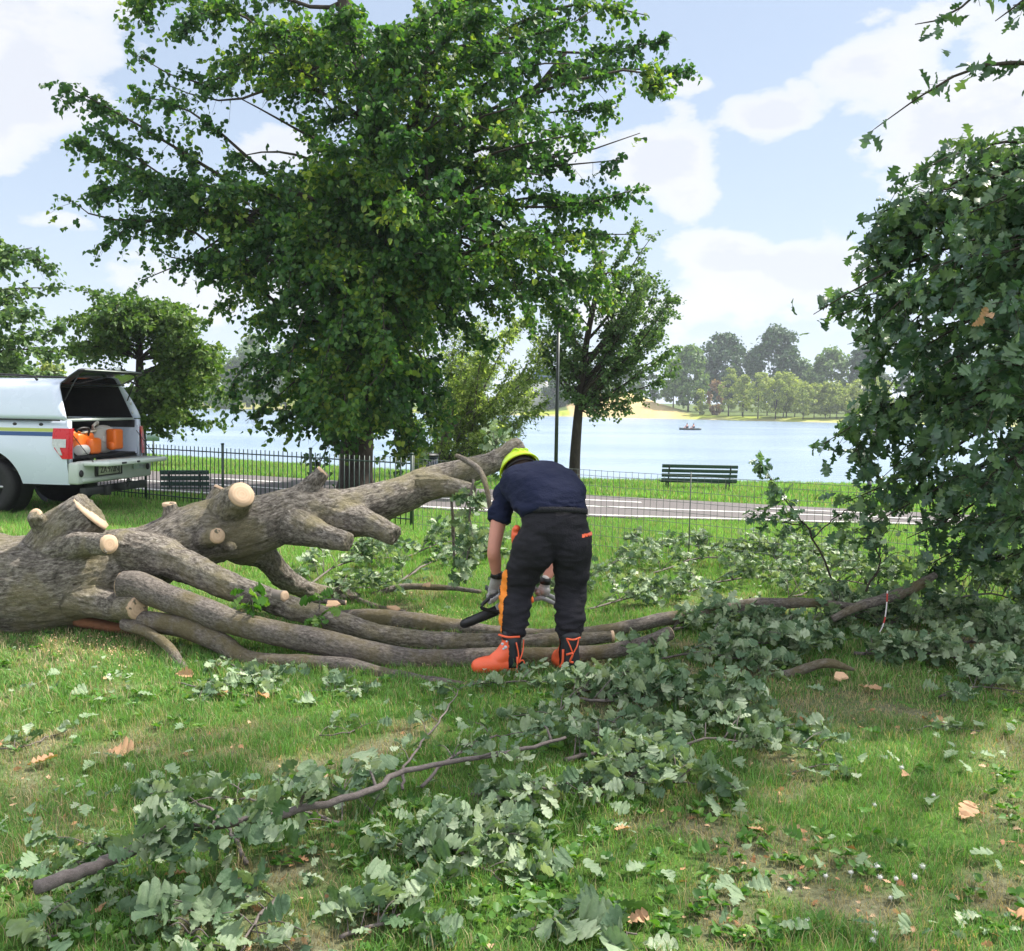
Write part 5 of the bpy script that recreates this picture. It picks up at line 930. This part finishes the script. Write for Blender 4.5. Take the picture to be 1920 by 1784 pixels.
# ------------------------------------------------------------------ man with chainsaw
PF = at(1010, 1275, 5.8); PF[2] = 0; per = thing('person', 'man seen from behind bending over, navy T-shirt, black work trousers and yellow-green helmet', 'person', PF)
def pp(px, py, Y): return at(px, py, Y)
def capsule(mb, pts, rs, n=16, ell=1.0, up=None, k=5):
    M = cr(np.concatenate([A(pts), A(rs)[:, None]], 1), k); mb.tube(M[:, :3], np.maximum(M[:, 3], .004), n, ell=ell, up=up)
    mb.ell(M[0, :3], M[0, 3]*A([1, 1, 1])*.98, nu=12, nv=8); mb.ell(M[-1, :3], M[-1, 3]*.98*A([1, 1, 1]), nu=12, nv=8)
def torso(mb, grow=0., base=990):
    S_ = [((1038, base, 5.88), .198, .15), ((1037, 958, 5.90), .206, .16), ((1031, 935, 6.00), .226, .165), ((1015, 914, 6.14), .230, .15), ((996, 905, 6.28), .215, .135), ((984, 900, 6.38), .13, .09)]
    C = A([pp(*s[0]) for s in S_]); ax = A([s[1] for s in S_])+grow; th = A([s[2] for s in S_])+grow
    M = cr(np.concatenate([C, ax[:, None], th[:, None]], 1), 5); C = M[:, :3]; T = unit(np.gradient(C, axis=0)); X = unit(A([1, .12, 0.])-T*(T@A([1, .12, 0.]))[:, None]); U = np.cross(X, T); a = np.linspace(0, 2*np.pi, 28, endpoint=False)
    ca, sa = np.cos(a), np.sin(a); ca = np.sign(ca)*abs(ca)**.85; sa = np.sign(sa)*abs(sa)**.9
    V = C[:, None]+M[:, 3][:, None, None]*ca[None, :, None]*X[:, None]+M[:, 4][:, None, None]*sa[None, :, None]*U[:, None]; k = len(M); i = np.arange(k-1)[:, None]*28; j = np.arange(28)[None]; j2 = (j+1) % 28
    b = mb.n; mb.add(V.reshape(-1, 3), np.stack([i+j, i+j2, i+28+j2, i+28+j], -1).reshape(-1, 4)); mb.F.append((np.arange(28)[None, ::-1]+b, 0)); mb.F.append((np.arange(28)[None]+b+(k-1)*28, 0))
sL, eL, wL = pp(944, 925, 6.30), pp(926, 1030, 6.16), pp(931, 1080, 6.22)
sR, eR, wR = pp(1040, 915, 6.42), pp(1052, 1030, 6.55), pp(1022, 1090, 6.42)
hipL, hipR = pp(1003, 1015, 5.86), pp(1072, 1015, 5.86); knL, knR = pp(969, 1105, 5.98), pp(1070, 1105, 5.96); anL, anR = pp(960, 1225, 5.84), pp(1068, 1228, 5.84)
hc = pp(976, 884, 6.62); hd = unit(A([-.25, .62, .62]))     # head centre, crown direction
body = MB(); torso(body, -.02)
for s, e, w_ in ((sL, eL, wL), (sR, eR, wR)):
    capsule(body, [s, s+(e-s)*.35, e, e+(w_-e)*.4, w_], [.062, .056, .044, .045, .031])
body.tube([pp(984, 900, 6.36), hc-hd*.03], [.065, .06], 14); body.ell(hc, (.078, .095, .11), rot=np.stack([unit(np.cross(hd, A([.2, 1, -.6]))), unit(np.cross(np.cross(hd, A([.2, 1, -.6])), hd)), hd], 1)*1.0)
fdir = unit(A([-.1, .62, -.72])); body.ell(hc-hd*.05+fdir*.035, (.055, .06, .055)); body.ell(hc-hd*.015+fdir*.10, (.014, .014, .02)); side_ = unit(np.cross(hd, fdir))
for s in (1, -1): body.ell(hc+side_*s*.08-hd*.005, (.014, .02, .03)); body.ell(hc+side_*s*.032+hd*.02+fdir*.085, (.012,)*3)
for h, k, a in ((hipL, knL, anL), (hipR, knR, anR)): capsule(body, [h, (h+k)/2, k, k+(a-k)*.35, a], [.09, .078, .056, .058, .038])
me = fuse(body, .011, 5); place(me, 'body', skin, per)
# shirt
navy = pm('navy_cotton', (.014, .018, .044), .9, .14, 5, .5, 90, spec=.15)
sh = MB(); torso(sh, .006, 968)
M = [sL+A([.02, .02, .01]), sL+(eL-sL)*.3, sL+(eL-sL)*.52]; sh.tube(cr(M, 4), np.linspace(.092, .074, 9), 16); sh.ell(sL+A([.015, 0, .0]), (.088, .10, .088))
M = [sR, sR+(eR-sR)*.3, sR+(eR-sR)*.5]; sh.tube(cr(M, 4), np.linspace(.088, .074, 9), 16); sh.ell(sR, (.09, .10, .09))
me = fuse(sh, .009, 6); c = coords(me); N = normals(me); c = c+N*((fbm(c*A([1, 1, 2.2]), 7, 3, 4)-.5)*.034*(1+1.2*(c[:, 2] < 1.06)))[:, None]
lowx = (c[:, 1] < 6.0); setco(me, c); place(me, 'shirt', navy, per)
m_ = MB(); ce = pp(984, 897, 6.385); m_.tube([ce, ce+unit(hc-ce)*.02], [.083, .076], 20, caps=False); m_.build('collar', pm('light_collar', (.30, .34, .40), .8), per, smooth=True)
# trousers
tro = pm('black_work_fabric', (.020, .019, .025), .85, .25, 7, .6, 140, spec=.25)
tb = MB(); tb.add(*(lambda m__: (m__.V[0], m__.F[0][0]))((lambda: (lambda q_: (q_.ell(pp(1040, 994, 5.86), (.212, .165, .155), nu=24, nv=16), q_)[1])(MB()))()))
tb.ell(pp(1010, 1020, 5.85), (.128, .15, .16)); tb.ell(pp(1069, 1020, 5.85), (.128, .15, .16))
C = cr(A([pp(1040, 995, 5.86), pp(1039, 972, 5.875), pp(1038, 956, 5.90)]), 4); T0 = unit(C[-1]-C[0])
for cc_, rr_ in zip(C, np.linspace(.210, .207, len(C))): tb.ell(cc_, (rr_, .172, .03), nu=28, nv=8)
for h, k, a, l in ((pp(1003, 1018, 5.86), knL, pp(963, 1178, 5.87), 1), (pp(1074, 1018, 5.86), knR, pp(1069, 1176, 5.87), 0)):
    capsule(tb, [h, h+(k-h)*.5, k+A([0, -.01, 0]), k+(a-k)*.45, a], [.126, .118, .102, .098, .090], 20); 
me = fuse(tb, .0095, 6); c = coords(me); N = normals(me); low = np.clip((.62-c[:, 2])/.35, 0, 1)
c = c+N*((fbm(c*A([1, 1, 2.6]), 6, 3, 14)-.5)*.045+(fbm(c*A([.8, .8, 3.2]), 11, 2, 24)-.5)*.040*low)[:, None]; setco(me, c)
me.update(); px_ = lambda P: proj(P)
def inpoly(Q, poly):
    x, y = Q[:, 0], Q[:, 1]; ins = np.zeros(len(Q), bool); n = len(poly)
    for i in range(n):
        x1, y1 = poly[i]; x2, y2 = poly[(i+1) % n]; cnd = ((y1 > y) != (y2 > y)); ins ^= cnd & (x < (x2-x1)*(y-y1)/(y2-y1+1e-9)+x1)
    return ins
orfab = pm('orange_fabric', (.90, .26, .02), .7, .1, 20); orred = pm('orange_rubber', (.88, .13, .045), .45, .08, 12, coat=.15)
def left_face(poly): return lambda ce, n: inpoly(px_(ce), poly) & (n[:, 0] < .45) & (n[:, 1] < .4)
trp = extract(me, left_face([(935, 1075), (952, 1068), (951, 1118), (945, 1125), (943, 1165), (941, 1190), (925, 1190), (928, 1160), (926, 1135), (929, 1120), (940, 1116)]), .004)
trp2 = extract(me, left_face([(930, 970), (974, 984), (973, 1000), (962, 1026), (950, 1026), (930, 1000)]), .006)
trp3 = extract(me, lambda ce, n: inpoly(px_(ce), [(1084, 1004), (1112, 997), (1112, 1003), (1085, 1010)]) & (n[:, 1] < .3), .004)
me_k = me.copy(); to_ = place(me, 'trousers', tro, per)
bp1 = extract(me_k, lambda ce, n: (inpoly(px_(ce), [(988, 990), (1026, 988), (1026, 1026), (1008, 1034), (990, 1027)]) | inpoly(px_(ce), [(1052, 988), (1090, 990), (1090, 1028), (1072, 1034), (1054, 1026)])) & (n[:, 1] < -.2), .0045); bp1.build('back_pockets', tro, to_, smooth=False)
bp2 = extract(me_k, lambda ce, n: (abs(px_(ce)[:, 0]-1039) < 1.6) & (px_(ce)[:, 1] < 1060) & (n[:, 1] < -.2), .003); bp2.build('back_seam', tro, to_, smooth=True)
trp.build('orange_side_panel', orfab, to_, smooth=True); 
trp3.build('orange_pocket_edge', orred, to_, smooth=True) if trp3.n else None
m_ = MB(); m_.ell(pp(963, 1006, 5.93), (.016, .04, .062)); m_.ell(pp(969, 991, 5.9), (.024, .04, .022)); m_.ell(pp(972, 1004, 5.9), (.03, .03, .03)); me2 = fuse(m_, .008, 3); place(me2, 'orange_pouch', orred, to_)
m_ = MB(); wc = pp(1038, 959, 5.895)
a = np.linspace(0, 2*np.pi, 40, endpoint=False); V = [wc+A([.212*math.cos(t_), .178*math.sin(t_), z+.03*math.sin(t_)*-1]) for z in (-.016, .016) for t_ in a]; m_.add(V, [[i, (i+1) % 40, 40+(i+1) % 40, 40+i] for i in range(40)]); bo_ = m_.build('waistband', pm('black_elastic', (.012, .012, .018), .8, .3, 40, 1, 120), to_, smooth=True); s_ = bo_.modifiers.new('s', 'SOLIDIFY'); s_.thickness = .012
# helmet
X3 = unit(np.cross(hd, A([0, 0, 1.]))); Y3 = np.cross(hd, X3); Rm = np.stack([X3, Y3, hd], 1); hv = pm('helmet_yellow', (.62, .86, .02), .28, .05, 10, coat=.5); 
hm = MB(); hm.ell(hc+hd*.03, (.128, .145, .118), rot=Rm, nu=32, nv=14, v1=1.62); o = hm.build('helmet', hv, per, smooth=True); s_ = o.modifiers.new('s', 'SOLIDIFY'); s_.thickness = .006
m_ = MB(); ring = [hc+hd*.022+(X3*math.cos(t_)*.137+Y3*math.sin(t_)*.155) for t_ in np.linspace(0, 2*np.pi, 33)]; m_.tube(A(ring), .007, 8, caps=False); m_.build('helmet_rim', hv, o, smooth=True)
for k in (-1, 0, 1): m_ = MB(); m_.tube(A([hc+hd*.03+Rm@A([k*.035*math.cos(0), .147*math.cos(t_), .123*math.sin(t_)]) for t_ in np.linspace(.35, 2.8, 14)]), .006, 6); m_.build('helmet_ridge', hv, o, smooth=True)
m_ = MB(); m_.ell(hc+hd*.018, (.106, .118, .085), rot=Rm, nu=24, nv=10, v1=2.1); m_.build('hair', pm('dark_brown_hair', (.035, .022, .015), .7, .3, 90, .8, 160), per, smooth=True)
m_ = MB(); m_.tube(A([hc-hd*.0+(X3*math.cos(t_)*.112+Y3*math.sin(t_)*.124) for t_ in np.linspace(0, 2*np.pi, 33)]), .008, 6, caps=False); m_.build('helmet_band', blk, o, smooth=True)
for s in (1, -1): m_ = MB(); m_.ell(hc+side_*s*.108-hd*.02, (.028, .035, .045)); m_.build('ear_defender', blk, o, smooth=True); 
# gloves: palm, four curled fingers and a thumb closed round the handles
glove = pm('grey_work_glove', (.42, .40, .40), .8, .25, 30, .6, 120)
def hand(wr, grip, ax, name, thumb):
    # wr wrist, grip centre of the bar, ax direction of the bar
    m_ = MB(); d = unit(grip-wr); ax = unit(ax); nrm = unit(np.cross(ax, d)); pc = grip-d*.030+nrm*.026
    capsule(m_, [wr-d*.01, (wr+pc)/2, pc], [.034, .036, .034], 12, .7, up=nrm)
    for k, (o_, ln) in enumerate(zip((-.033, -.011, .011, .032), (.92, 1.05, 1.0, .8))):
        b0 = pc+ax*o_+d*.015; r_ = .0115; g = grip+ax*o_
        capsule(m_, [b0, g+nrm*.026*ln+d*.014, g+d*.030*ln, g-nrm*.020*ln+d*.022, g-nrm*.026*ln-d*.004], [r_*1.1, r_, r_*.95, r_*.9, r_*.8], 8, k=3)
    capsule(m_, [wr+d*.035+ax*thumb*.028, pc+ax*thumb*.045-d*.01, grip+ax*thumb*.044-nrm*.016-d*.008, grip+ax*thumb*.022-nrm*.03+d*.0], [.016, .0145, .013, .011], 8, k=3)
    me = fuse(m_, .0048, 2); g_ = place(me, name, glove, per)
    MB().tube([wr-d*.03, wr+d*.012], [.036, .041], 16).build('cuff', blk, g_, smooth=True)
gripL = pp(926, 1118, 6.24); axL = A([.62, .25, .35]); hand(wL, gripL, axL, 'glove', 1)
gripR = pp(1018, 1112, 6.44); axR = A([-.8, -.1, -.35]); hand(wR, gripR, axR, 'glove', 1)
# boots
def boot(an, toe, top, tag_):
    toe = unit(A(toe)); heel = an*1; heel[2] = 0; s = np.cross(toe, A([0, 0, 1.])); m_ = MB(); B = lambda f, s_, z: heel+toe*f+s*s_+A([0, 0, z])
    capsule(m_, [B(-.025, 0, .05), B(.06, 0, .05), B(.15, 0, .048), B(.215, 0, .045)], [.046, .046, .047, .040], 16, 1.05)
    m_.tube(cr([B(-.01, 0, .05), B(.0, 0, .12), B(.0, 0, .20), top+A([0, 0, -.01])], 4), [.060]*5+[.058]*4+[.066]*4, 18)
    m_.tube(cr([B(.13, 0, .06), B(.06, 0, .10), B(.02, 0, .15)], 3), [.036, .042, .046, .048, .05, .05, .05], 14)
    me = fuse(m_, .0075, 4); c = coords(me); c[:, 2] = np.maximum(c[:, 2], .012); setco(me, c)
    fr = lambda ce, n: ((((ce-heel)@toe) > .035+.00*ce[:, 2]) & (ce[:, 2] < .20) & (((ce-heel)@toe) > .02+.13*np.clip(ce[:, 2]-.10, 0, 1))) | ((ce[:, 2] < .03))
    ex = extract(me, fr, .007); o = place(me, 'boot', pm('black_boot_rubber', (.014, .018, .024), .5, .2, 20), per); ex.build('orange_guard', orred, o, smooth=True)
    return o, B
topL, topR = pp(961, 1188, 5.87), pp(1068, 1188, 5.86)
oL, BL = boot(anL, (-.93, -.30, 0), topL, 'l'); oR, BR = boot(anR, (-.42, .90, 0), topR, 'r')
def cord(P, o, r=.0045): MB().tube(cr(A(P), 4), r, 7).build('orange_lace', orred, o, smooth=True)
cord([topL+A([-.085, -.04, .0]), topL+A([-.03, -.082, -.004]), topL+A([.045, -.075, -.002])], oL, .007)
cord([pp(968, 1205, 5.78), pp(972, 1225, 5.775), pp(973, 1243, 5.775)], oL); cord([pp(982, 1200, 5.84), pp(980, 1222, 5.80), pp(973, 1243, 5.775)], oL); cord([pp(970, 1232, 5.77), pp(970, 1272, 5.77)], oL, .006); cord([pp(973, 1243, 5.77), pp(980, 1238, 5.765), pp(984, 1248, 5.77), pp(976, 1252, 5.765)], oL)
cord([pp(1062, 1197, 5.77), pp(1069, 1212, 5.765), pp(1074, 1225, 5.765)], oR); cord([pp(1085, 1197, 5.80), pp(1082, 1212, 5.775), pp(1075, 1225, 5.765)], oR); cord([pp(1062, 1198, 5.77), pp(1075, 1200, 5.76), pp(1088, 1196, 5.79)], oR, .006)
cord([pp(1062, 1228, 5.77), pp(1074, 1226, 5.76), pp(1069, 1240, 5.765), pp(1075, 1243, 5.765)], oR, .007); cord([pp(1056, 1218, 5.79), pp(1055, 1240, 5.785), pp(1050, 1252, 5.79)], oR, .008)
m_ = MB(); P = [pp(942, 1208, 5.775), pp(948, 1214, 5.77), pp(944, 1217, 5.77), pp(950, 1203, 5.775)]
for q_, r_ in zip(P, (.009, .010, .007, .006)): m_.ell(q_, (r_, .004, r_))
m_.build('boot_emblem', pm('emblem_white', (.55, .6, .62), .5), oL, smooth=True)
# chainsaw
cb = pp(968, 1122, 6.35); ch = thing('chainsaw', 'chainsaw held low by the man, its dark guide bar pointing down to the left', 'chainsaw', cb)
bar_d = unit(pp(862, 1166, 6.34)-pp(968, 1122, 6.35)); ux = -bar_d; uy = A([0., 1., 0.]); uz = np.cross(ux, uy); Rc = np.stack([ux, uy, uz], 1)
W = lambda x, y, z: cb+Rc@A([x, y, z])
m_ = MB(); m_.box(W(.0, .02, .0), (.21, .15, .13), Rc); m_.box(W(.03, .02, .075), (.12, .13, .04), Rc); m_.tube([W(.0, .09, .0), W(0, .115, 0)], .055, 18); m_.build('engine_housing', pm('saw_grey_orange', (.75, .16, .02), .4, .1, 20), ch, bevel=.018)
m_ = MB(); m_.box(W(-.08, -.055, -.02), (.13, .03, .09), Rc); m_.build('sprocket_cover', pm('saw_light_grey', (.42, .42, .42), .45, .15, 20), ch, bevel=.012)
tipd = np.linalg.norm(pp(862, 1166, 6.34)-cb); n = 14; V2 = [(-.05, -.030), (-tipd+.04, -.026)]+[(-tipd+.035-.035*math.sin(t_), -.026*math.cos(t_)) for t_ in np.linspace(.2, 2.94, 9)]+[(-tipd+.04, .026), (-.05, .030)]
m_ = MB(); m_.prism(V2, .009, lambda x, y, z: W(x, -.035+z, y-.02)); m_.build('guide_bar', pm('bar_dark_steel', (.035, .035, .038), .4, .3, 30, metal=.4), ch)
m_ = MB(); Pch = A([W(x*1.004, -.0305, y*1.10-.02) for x, y in V2]); m_.tube(Pch, .003, 5, caps=False)
for k in range(34):
    u_ = rng.uniform(-tipd+.05, -.1); s = 1 if k % 2 else -1; m_.box(W(u_, -.0305, s*.030-.02), (.010, .006, .007), Rc)
m_.build('chain', iron, ch)
m_ = MB(); m_.tube(cr([W(-.09, -.09, -.05), gripL-unit(axL)*.09+A([0, 0, -.035]), gripL-unit(axL)*.055, gripL, gripL+unit(axL)*.055, W(-.02, .10, .14), W(.0, .11, .0)], 5), .0125, 10); m_.build('front_handle', blk, ch, smooth=True)
m_ = MB(); m_.tube(cr([W(.09, .03, .05), gripR+A([-.06, 0, .03]), gripR, gripR+A([.08, .0, -.035]), gripR+A([.095, 0, -.075]), W(.16, .03, -.075), W(.09, .03, -.06)], 5), .015, 10); m_.build('rear_handle', pm('saw_handle_grey', (.30, .30, .31), .5), ch, smooth=True)
m_ = MB(); m_.add([W(-.11, -.07, .07), W(-.11, .09, .07), W(-.16, .085, .15), W(-.16, -.06, .15)], [[0, 1, 2, 3]]); g_ = m_.build('hand_guard', blk, ch); s_ = g_.modifiers.new('s', 'SOLIDIFY'); s_.thickness = .005
# ------------------------------------------------------------------ grass
def grass(name, y0, y1, dens, h, wdt, segs, m, seed_tuft=0, tuft=.5, margin=1.15):
    area = .535*(y1*y1-y0*y0)*margin; n = int(area*dens); Y = np.sqrt(rng.uniform(y0*y0, y1*y1, n)); X = Y*rng.uniform(-.545*margin, .545*margin, n)
    if tuft:
        nt = n//14; ti = rng.integers(0, nt, n); use = rng.random(n) < tuft; X = np.where(use, X[ti]+rng.normal(size=n)*.022, X); Y = np.where(use, Y[ti]+rng.normal(size=n)*.022, Y)
    kp = (Y < ynear(X)-.12) | ((Y > yfar(X)+.12) & (Y < yshore(X)+.3)); X, Y = X[kp], Y[kp]
    d = dryness(X, Y); kp = rng.random(len(X)) > d*.42; X, Y, d = X[kp], Y[kp], d[kp]; n = len(X); Z = gz(X, Y)-.004
    P = np.stack([X, Y], 1); tall = .35+1.1*fbm(P, 2.3, 3, 31)+.75*(vnoise(P, 8, 41)-.4); H = h*rng.uniform(.45, 1.25, n)*tall*(1-.55*d); a = rng.uniform(0, 6.283, n); lean = rng.uniform(.15, 1.0, n)*H; wd_ = wdt*rng.uniform(.6, 1.3, n)
    dx, dy = np.cos(a), np.sin(a); b = a+rng.normal(size=n)*.8; sx, sy = -np.sin(b)*wd_/2, np.cos(b)*wd_/2; B = np.stack([X, Y, Z], 1)
    L_ = lambda u, hh: B+np.stack([dx*lean*u, dy*lean*u, H*hh], 1); S = np.stack([sx, sy, 0*X], 1)
    if segs == 2:
        V = np.stack([B-S, B+S, L_(.3, .6)+S*.8, L_(.3, .6)-S*.8, L_(1, .95)], 1).reshape(-1, 3); k = np.arange(n)[:, None]*5; Fs = [k+A([[0, 1, 2, 3]]), k+A([[3, 2, 4]])]; m__ = 5
    else: V = np.stack([B-S, B+S, L_(.7, 1.)], 1).reshape(-1, 3); k = np.arange(n)[:, None]*3; Fs = [k+A([[0, 1, 2]])]; m__ = 3
    n1 = fbm(P, .9, 3, 51)[:, None]; n2 = rng.random(n)[:, None]; far_tint = np.clip((Y-7.5)/3.5, 0, 1)[:, None]*(fbm(P, .35, 2, 61)[:, None]*.6+.6)  # blade colour turns brighter and slightly yellower with distance
    c = A([.10, .25, .06])*(1-n1)+A([.185, .35, .085])*n1; c = c*(.55+.9*n2); c = c*(1+.25*far_tint)+A([.02, .03, 0])*far_tint
    pd = np.clip(d[:, None]*1.0+.19, 0, 1); isdry = rng.random(n)[:, None] < pd; c = np.where(isdry, A([.42, .35, .21])*(.6+.7*n2), c)
    mb = MB(); mb.V = [V]; mb.n = len(V); mb.F = [(f, 0) for f in Fs]; mb.col = [np.repeat(c, m__, 0)]; o = mb.build(name, m); print(name, n); return tag(o, kind='stuff')
gmat, t = mat('grass_blades'); a_ = t.n('ShaderNodeAttribute', attribute_name='tint'); p_ = t.n('ShaderNodeBsdfPrincipled', ins={'Base Color': a_.outputs['Color'], 'Roughness': .55, 'Specular IOR Level': .3})
tl_ = t.n('ShaderNodeBsdfTranslucent', ins={'Color': t.mix(1.0, a_.outputs['Color'], (1.3, 1.35, .6), 'MULTIPLY')}); out(t, t.n('ShaderNodeMixShader', ins={0: .35, 1: p_.outputs[0], 2: tl_.outputs[0]}).outputs[0])
grass('near_grass', 2.55, 5.0, 9500,   .054, .0028, 2, gmat, tuft=.55)
grass('middle_grass', 5.0, 9.0, 5200, .052, .0042, 2, gmat, tuft=.5)
grass('lawn_grass', 9.0, 15.5, 2300, .062, .0085, 1, gmat, tuft=.3)
grass('bank_grass', 15.5, 40, 420, .09, .022, 1, gmat, tuft=.4, margin=1.1)
sw = MB(); n = 2600; x = np.concatenate([rng.normal(820, 110, n//2), rng.normal(640, 200, n//4), rng.normal(180, 90, n-n//2-n//4)]); y = np.concatenate([rng.normal(1200, 22, n//2), rng.normal(1150, 30, n//4), rng.normal(1222, 14, n-n//2-n//4)])
P = A([gnd(a, b) for a, b in zip(x, y)]); P[:, 2] = gz(P[:, 0], P[:, 1])+rng.uniform(.01, .045, n); leaves(sw, P, rnd(n), A([0, 0, 1])+rng.normal(size=P.shape)*.5, rng.uniform(.004, .016, n), NAR, 1.6); tag(sw.build('sawdust', pale), kind='stuff')
wm_ = MB(); n = 900; x = rng.uniform(-20, 1940, n); y = rng.uniform(1210, 1784, n); P = A([gnd(a, b) for a, b in zip(x, y)]); kp = fbm(P[:, :2], 1.7, 2, 93) > .47; P = np.repeat(P[kp], 7, 0); P[:, 2] = gz(P[:, 0], P[:, 1])+.015; a = rng.uniform(0, 6.283, len(P)); T = np.stack([np.cos(a), np.sin(a), rng.uniform(.2, .9, len(P))], 1)
leaves(wm_, P+T*.006, T, A([0, 0, 1.])+rng.normal(size=P.shape)*.25, rng.uniform(.016, .045, len(P)), LIN, .8); tag(wm_.build('lawn_weeds', lf_fresh), kind='stuff')
# leaf litter too small and many to count, lying under the cut branches and over the lawn
lt_ = MB(); n = 1500; x = rng.uniform(-20, 1940, n); y = 1030+rng.uniform(0, 1, n)**1.3*740; P = A([gnd(a, b) for a, b in zip(x, y)]); kp = fbm(P[:, :2], 1.1, 3, 77) > np.where(P[:, 1] < 5.3, .52, .42); P = P[kp]; P[:, 2] = gz(P[:, 0], P[:, 1])+rng.uniform(.015, .05, len(P))
T = rnd(len(P))*A([1, 1, .3]); leaves(lt_, P, T, A([0, 0, 1])+rng.normal(size=P.shape)*.4, rng.uniform(.02, .075, len(P)), OAKL); tag(lt_.build('leaf_litter', lf_cut), kind='stuff')
lt_ = MB(); n = 900; x = rng.uniform(-20, 1940, n); y = rng.uniform(1200, 1784, n); P = A([gnd(a, b) for a, b in zip(x, y)]); kp = dryness(P[:, 0], P[:, 1]) > .12; P = P[kp]; P[:, 2] = gz(P[:, 0], P[:, 1])+rng.uniform(.005, .03, len(P)); T = rnd(len(P))*A([1, 1, .3]); leaves(lt_, P, T, A([0, 0, 1])+rng.normal(size=P.shape)*.5, rng.uniform(.012, .04, len(P)), OAKL); tag(lt_.build('dry_litter', lf_brown), kind='stuff')
# ------------------------------------------------------------------ air
HAZE = .00045
mb = MB(); mb.box((0, 1190, 25.2), (5200, 3660, 63)); hz_, t = mat('haze_air'); t.n('ShaderNodeOutputMaterial', ins={1: t.n('ShaderNodeVolumePrincipled', ins={'Color': (.82, .90, 1, 1), 'Density': HAZE, 'Anisotropy': .1}).outputs[0]}); tag(mb.build('haze', hz_), kind='stuff')
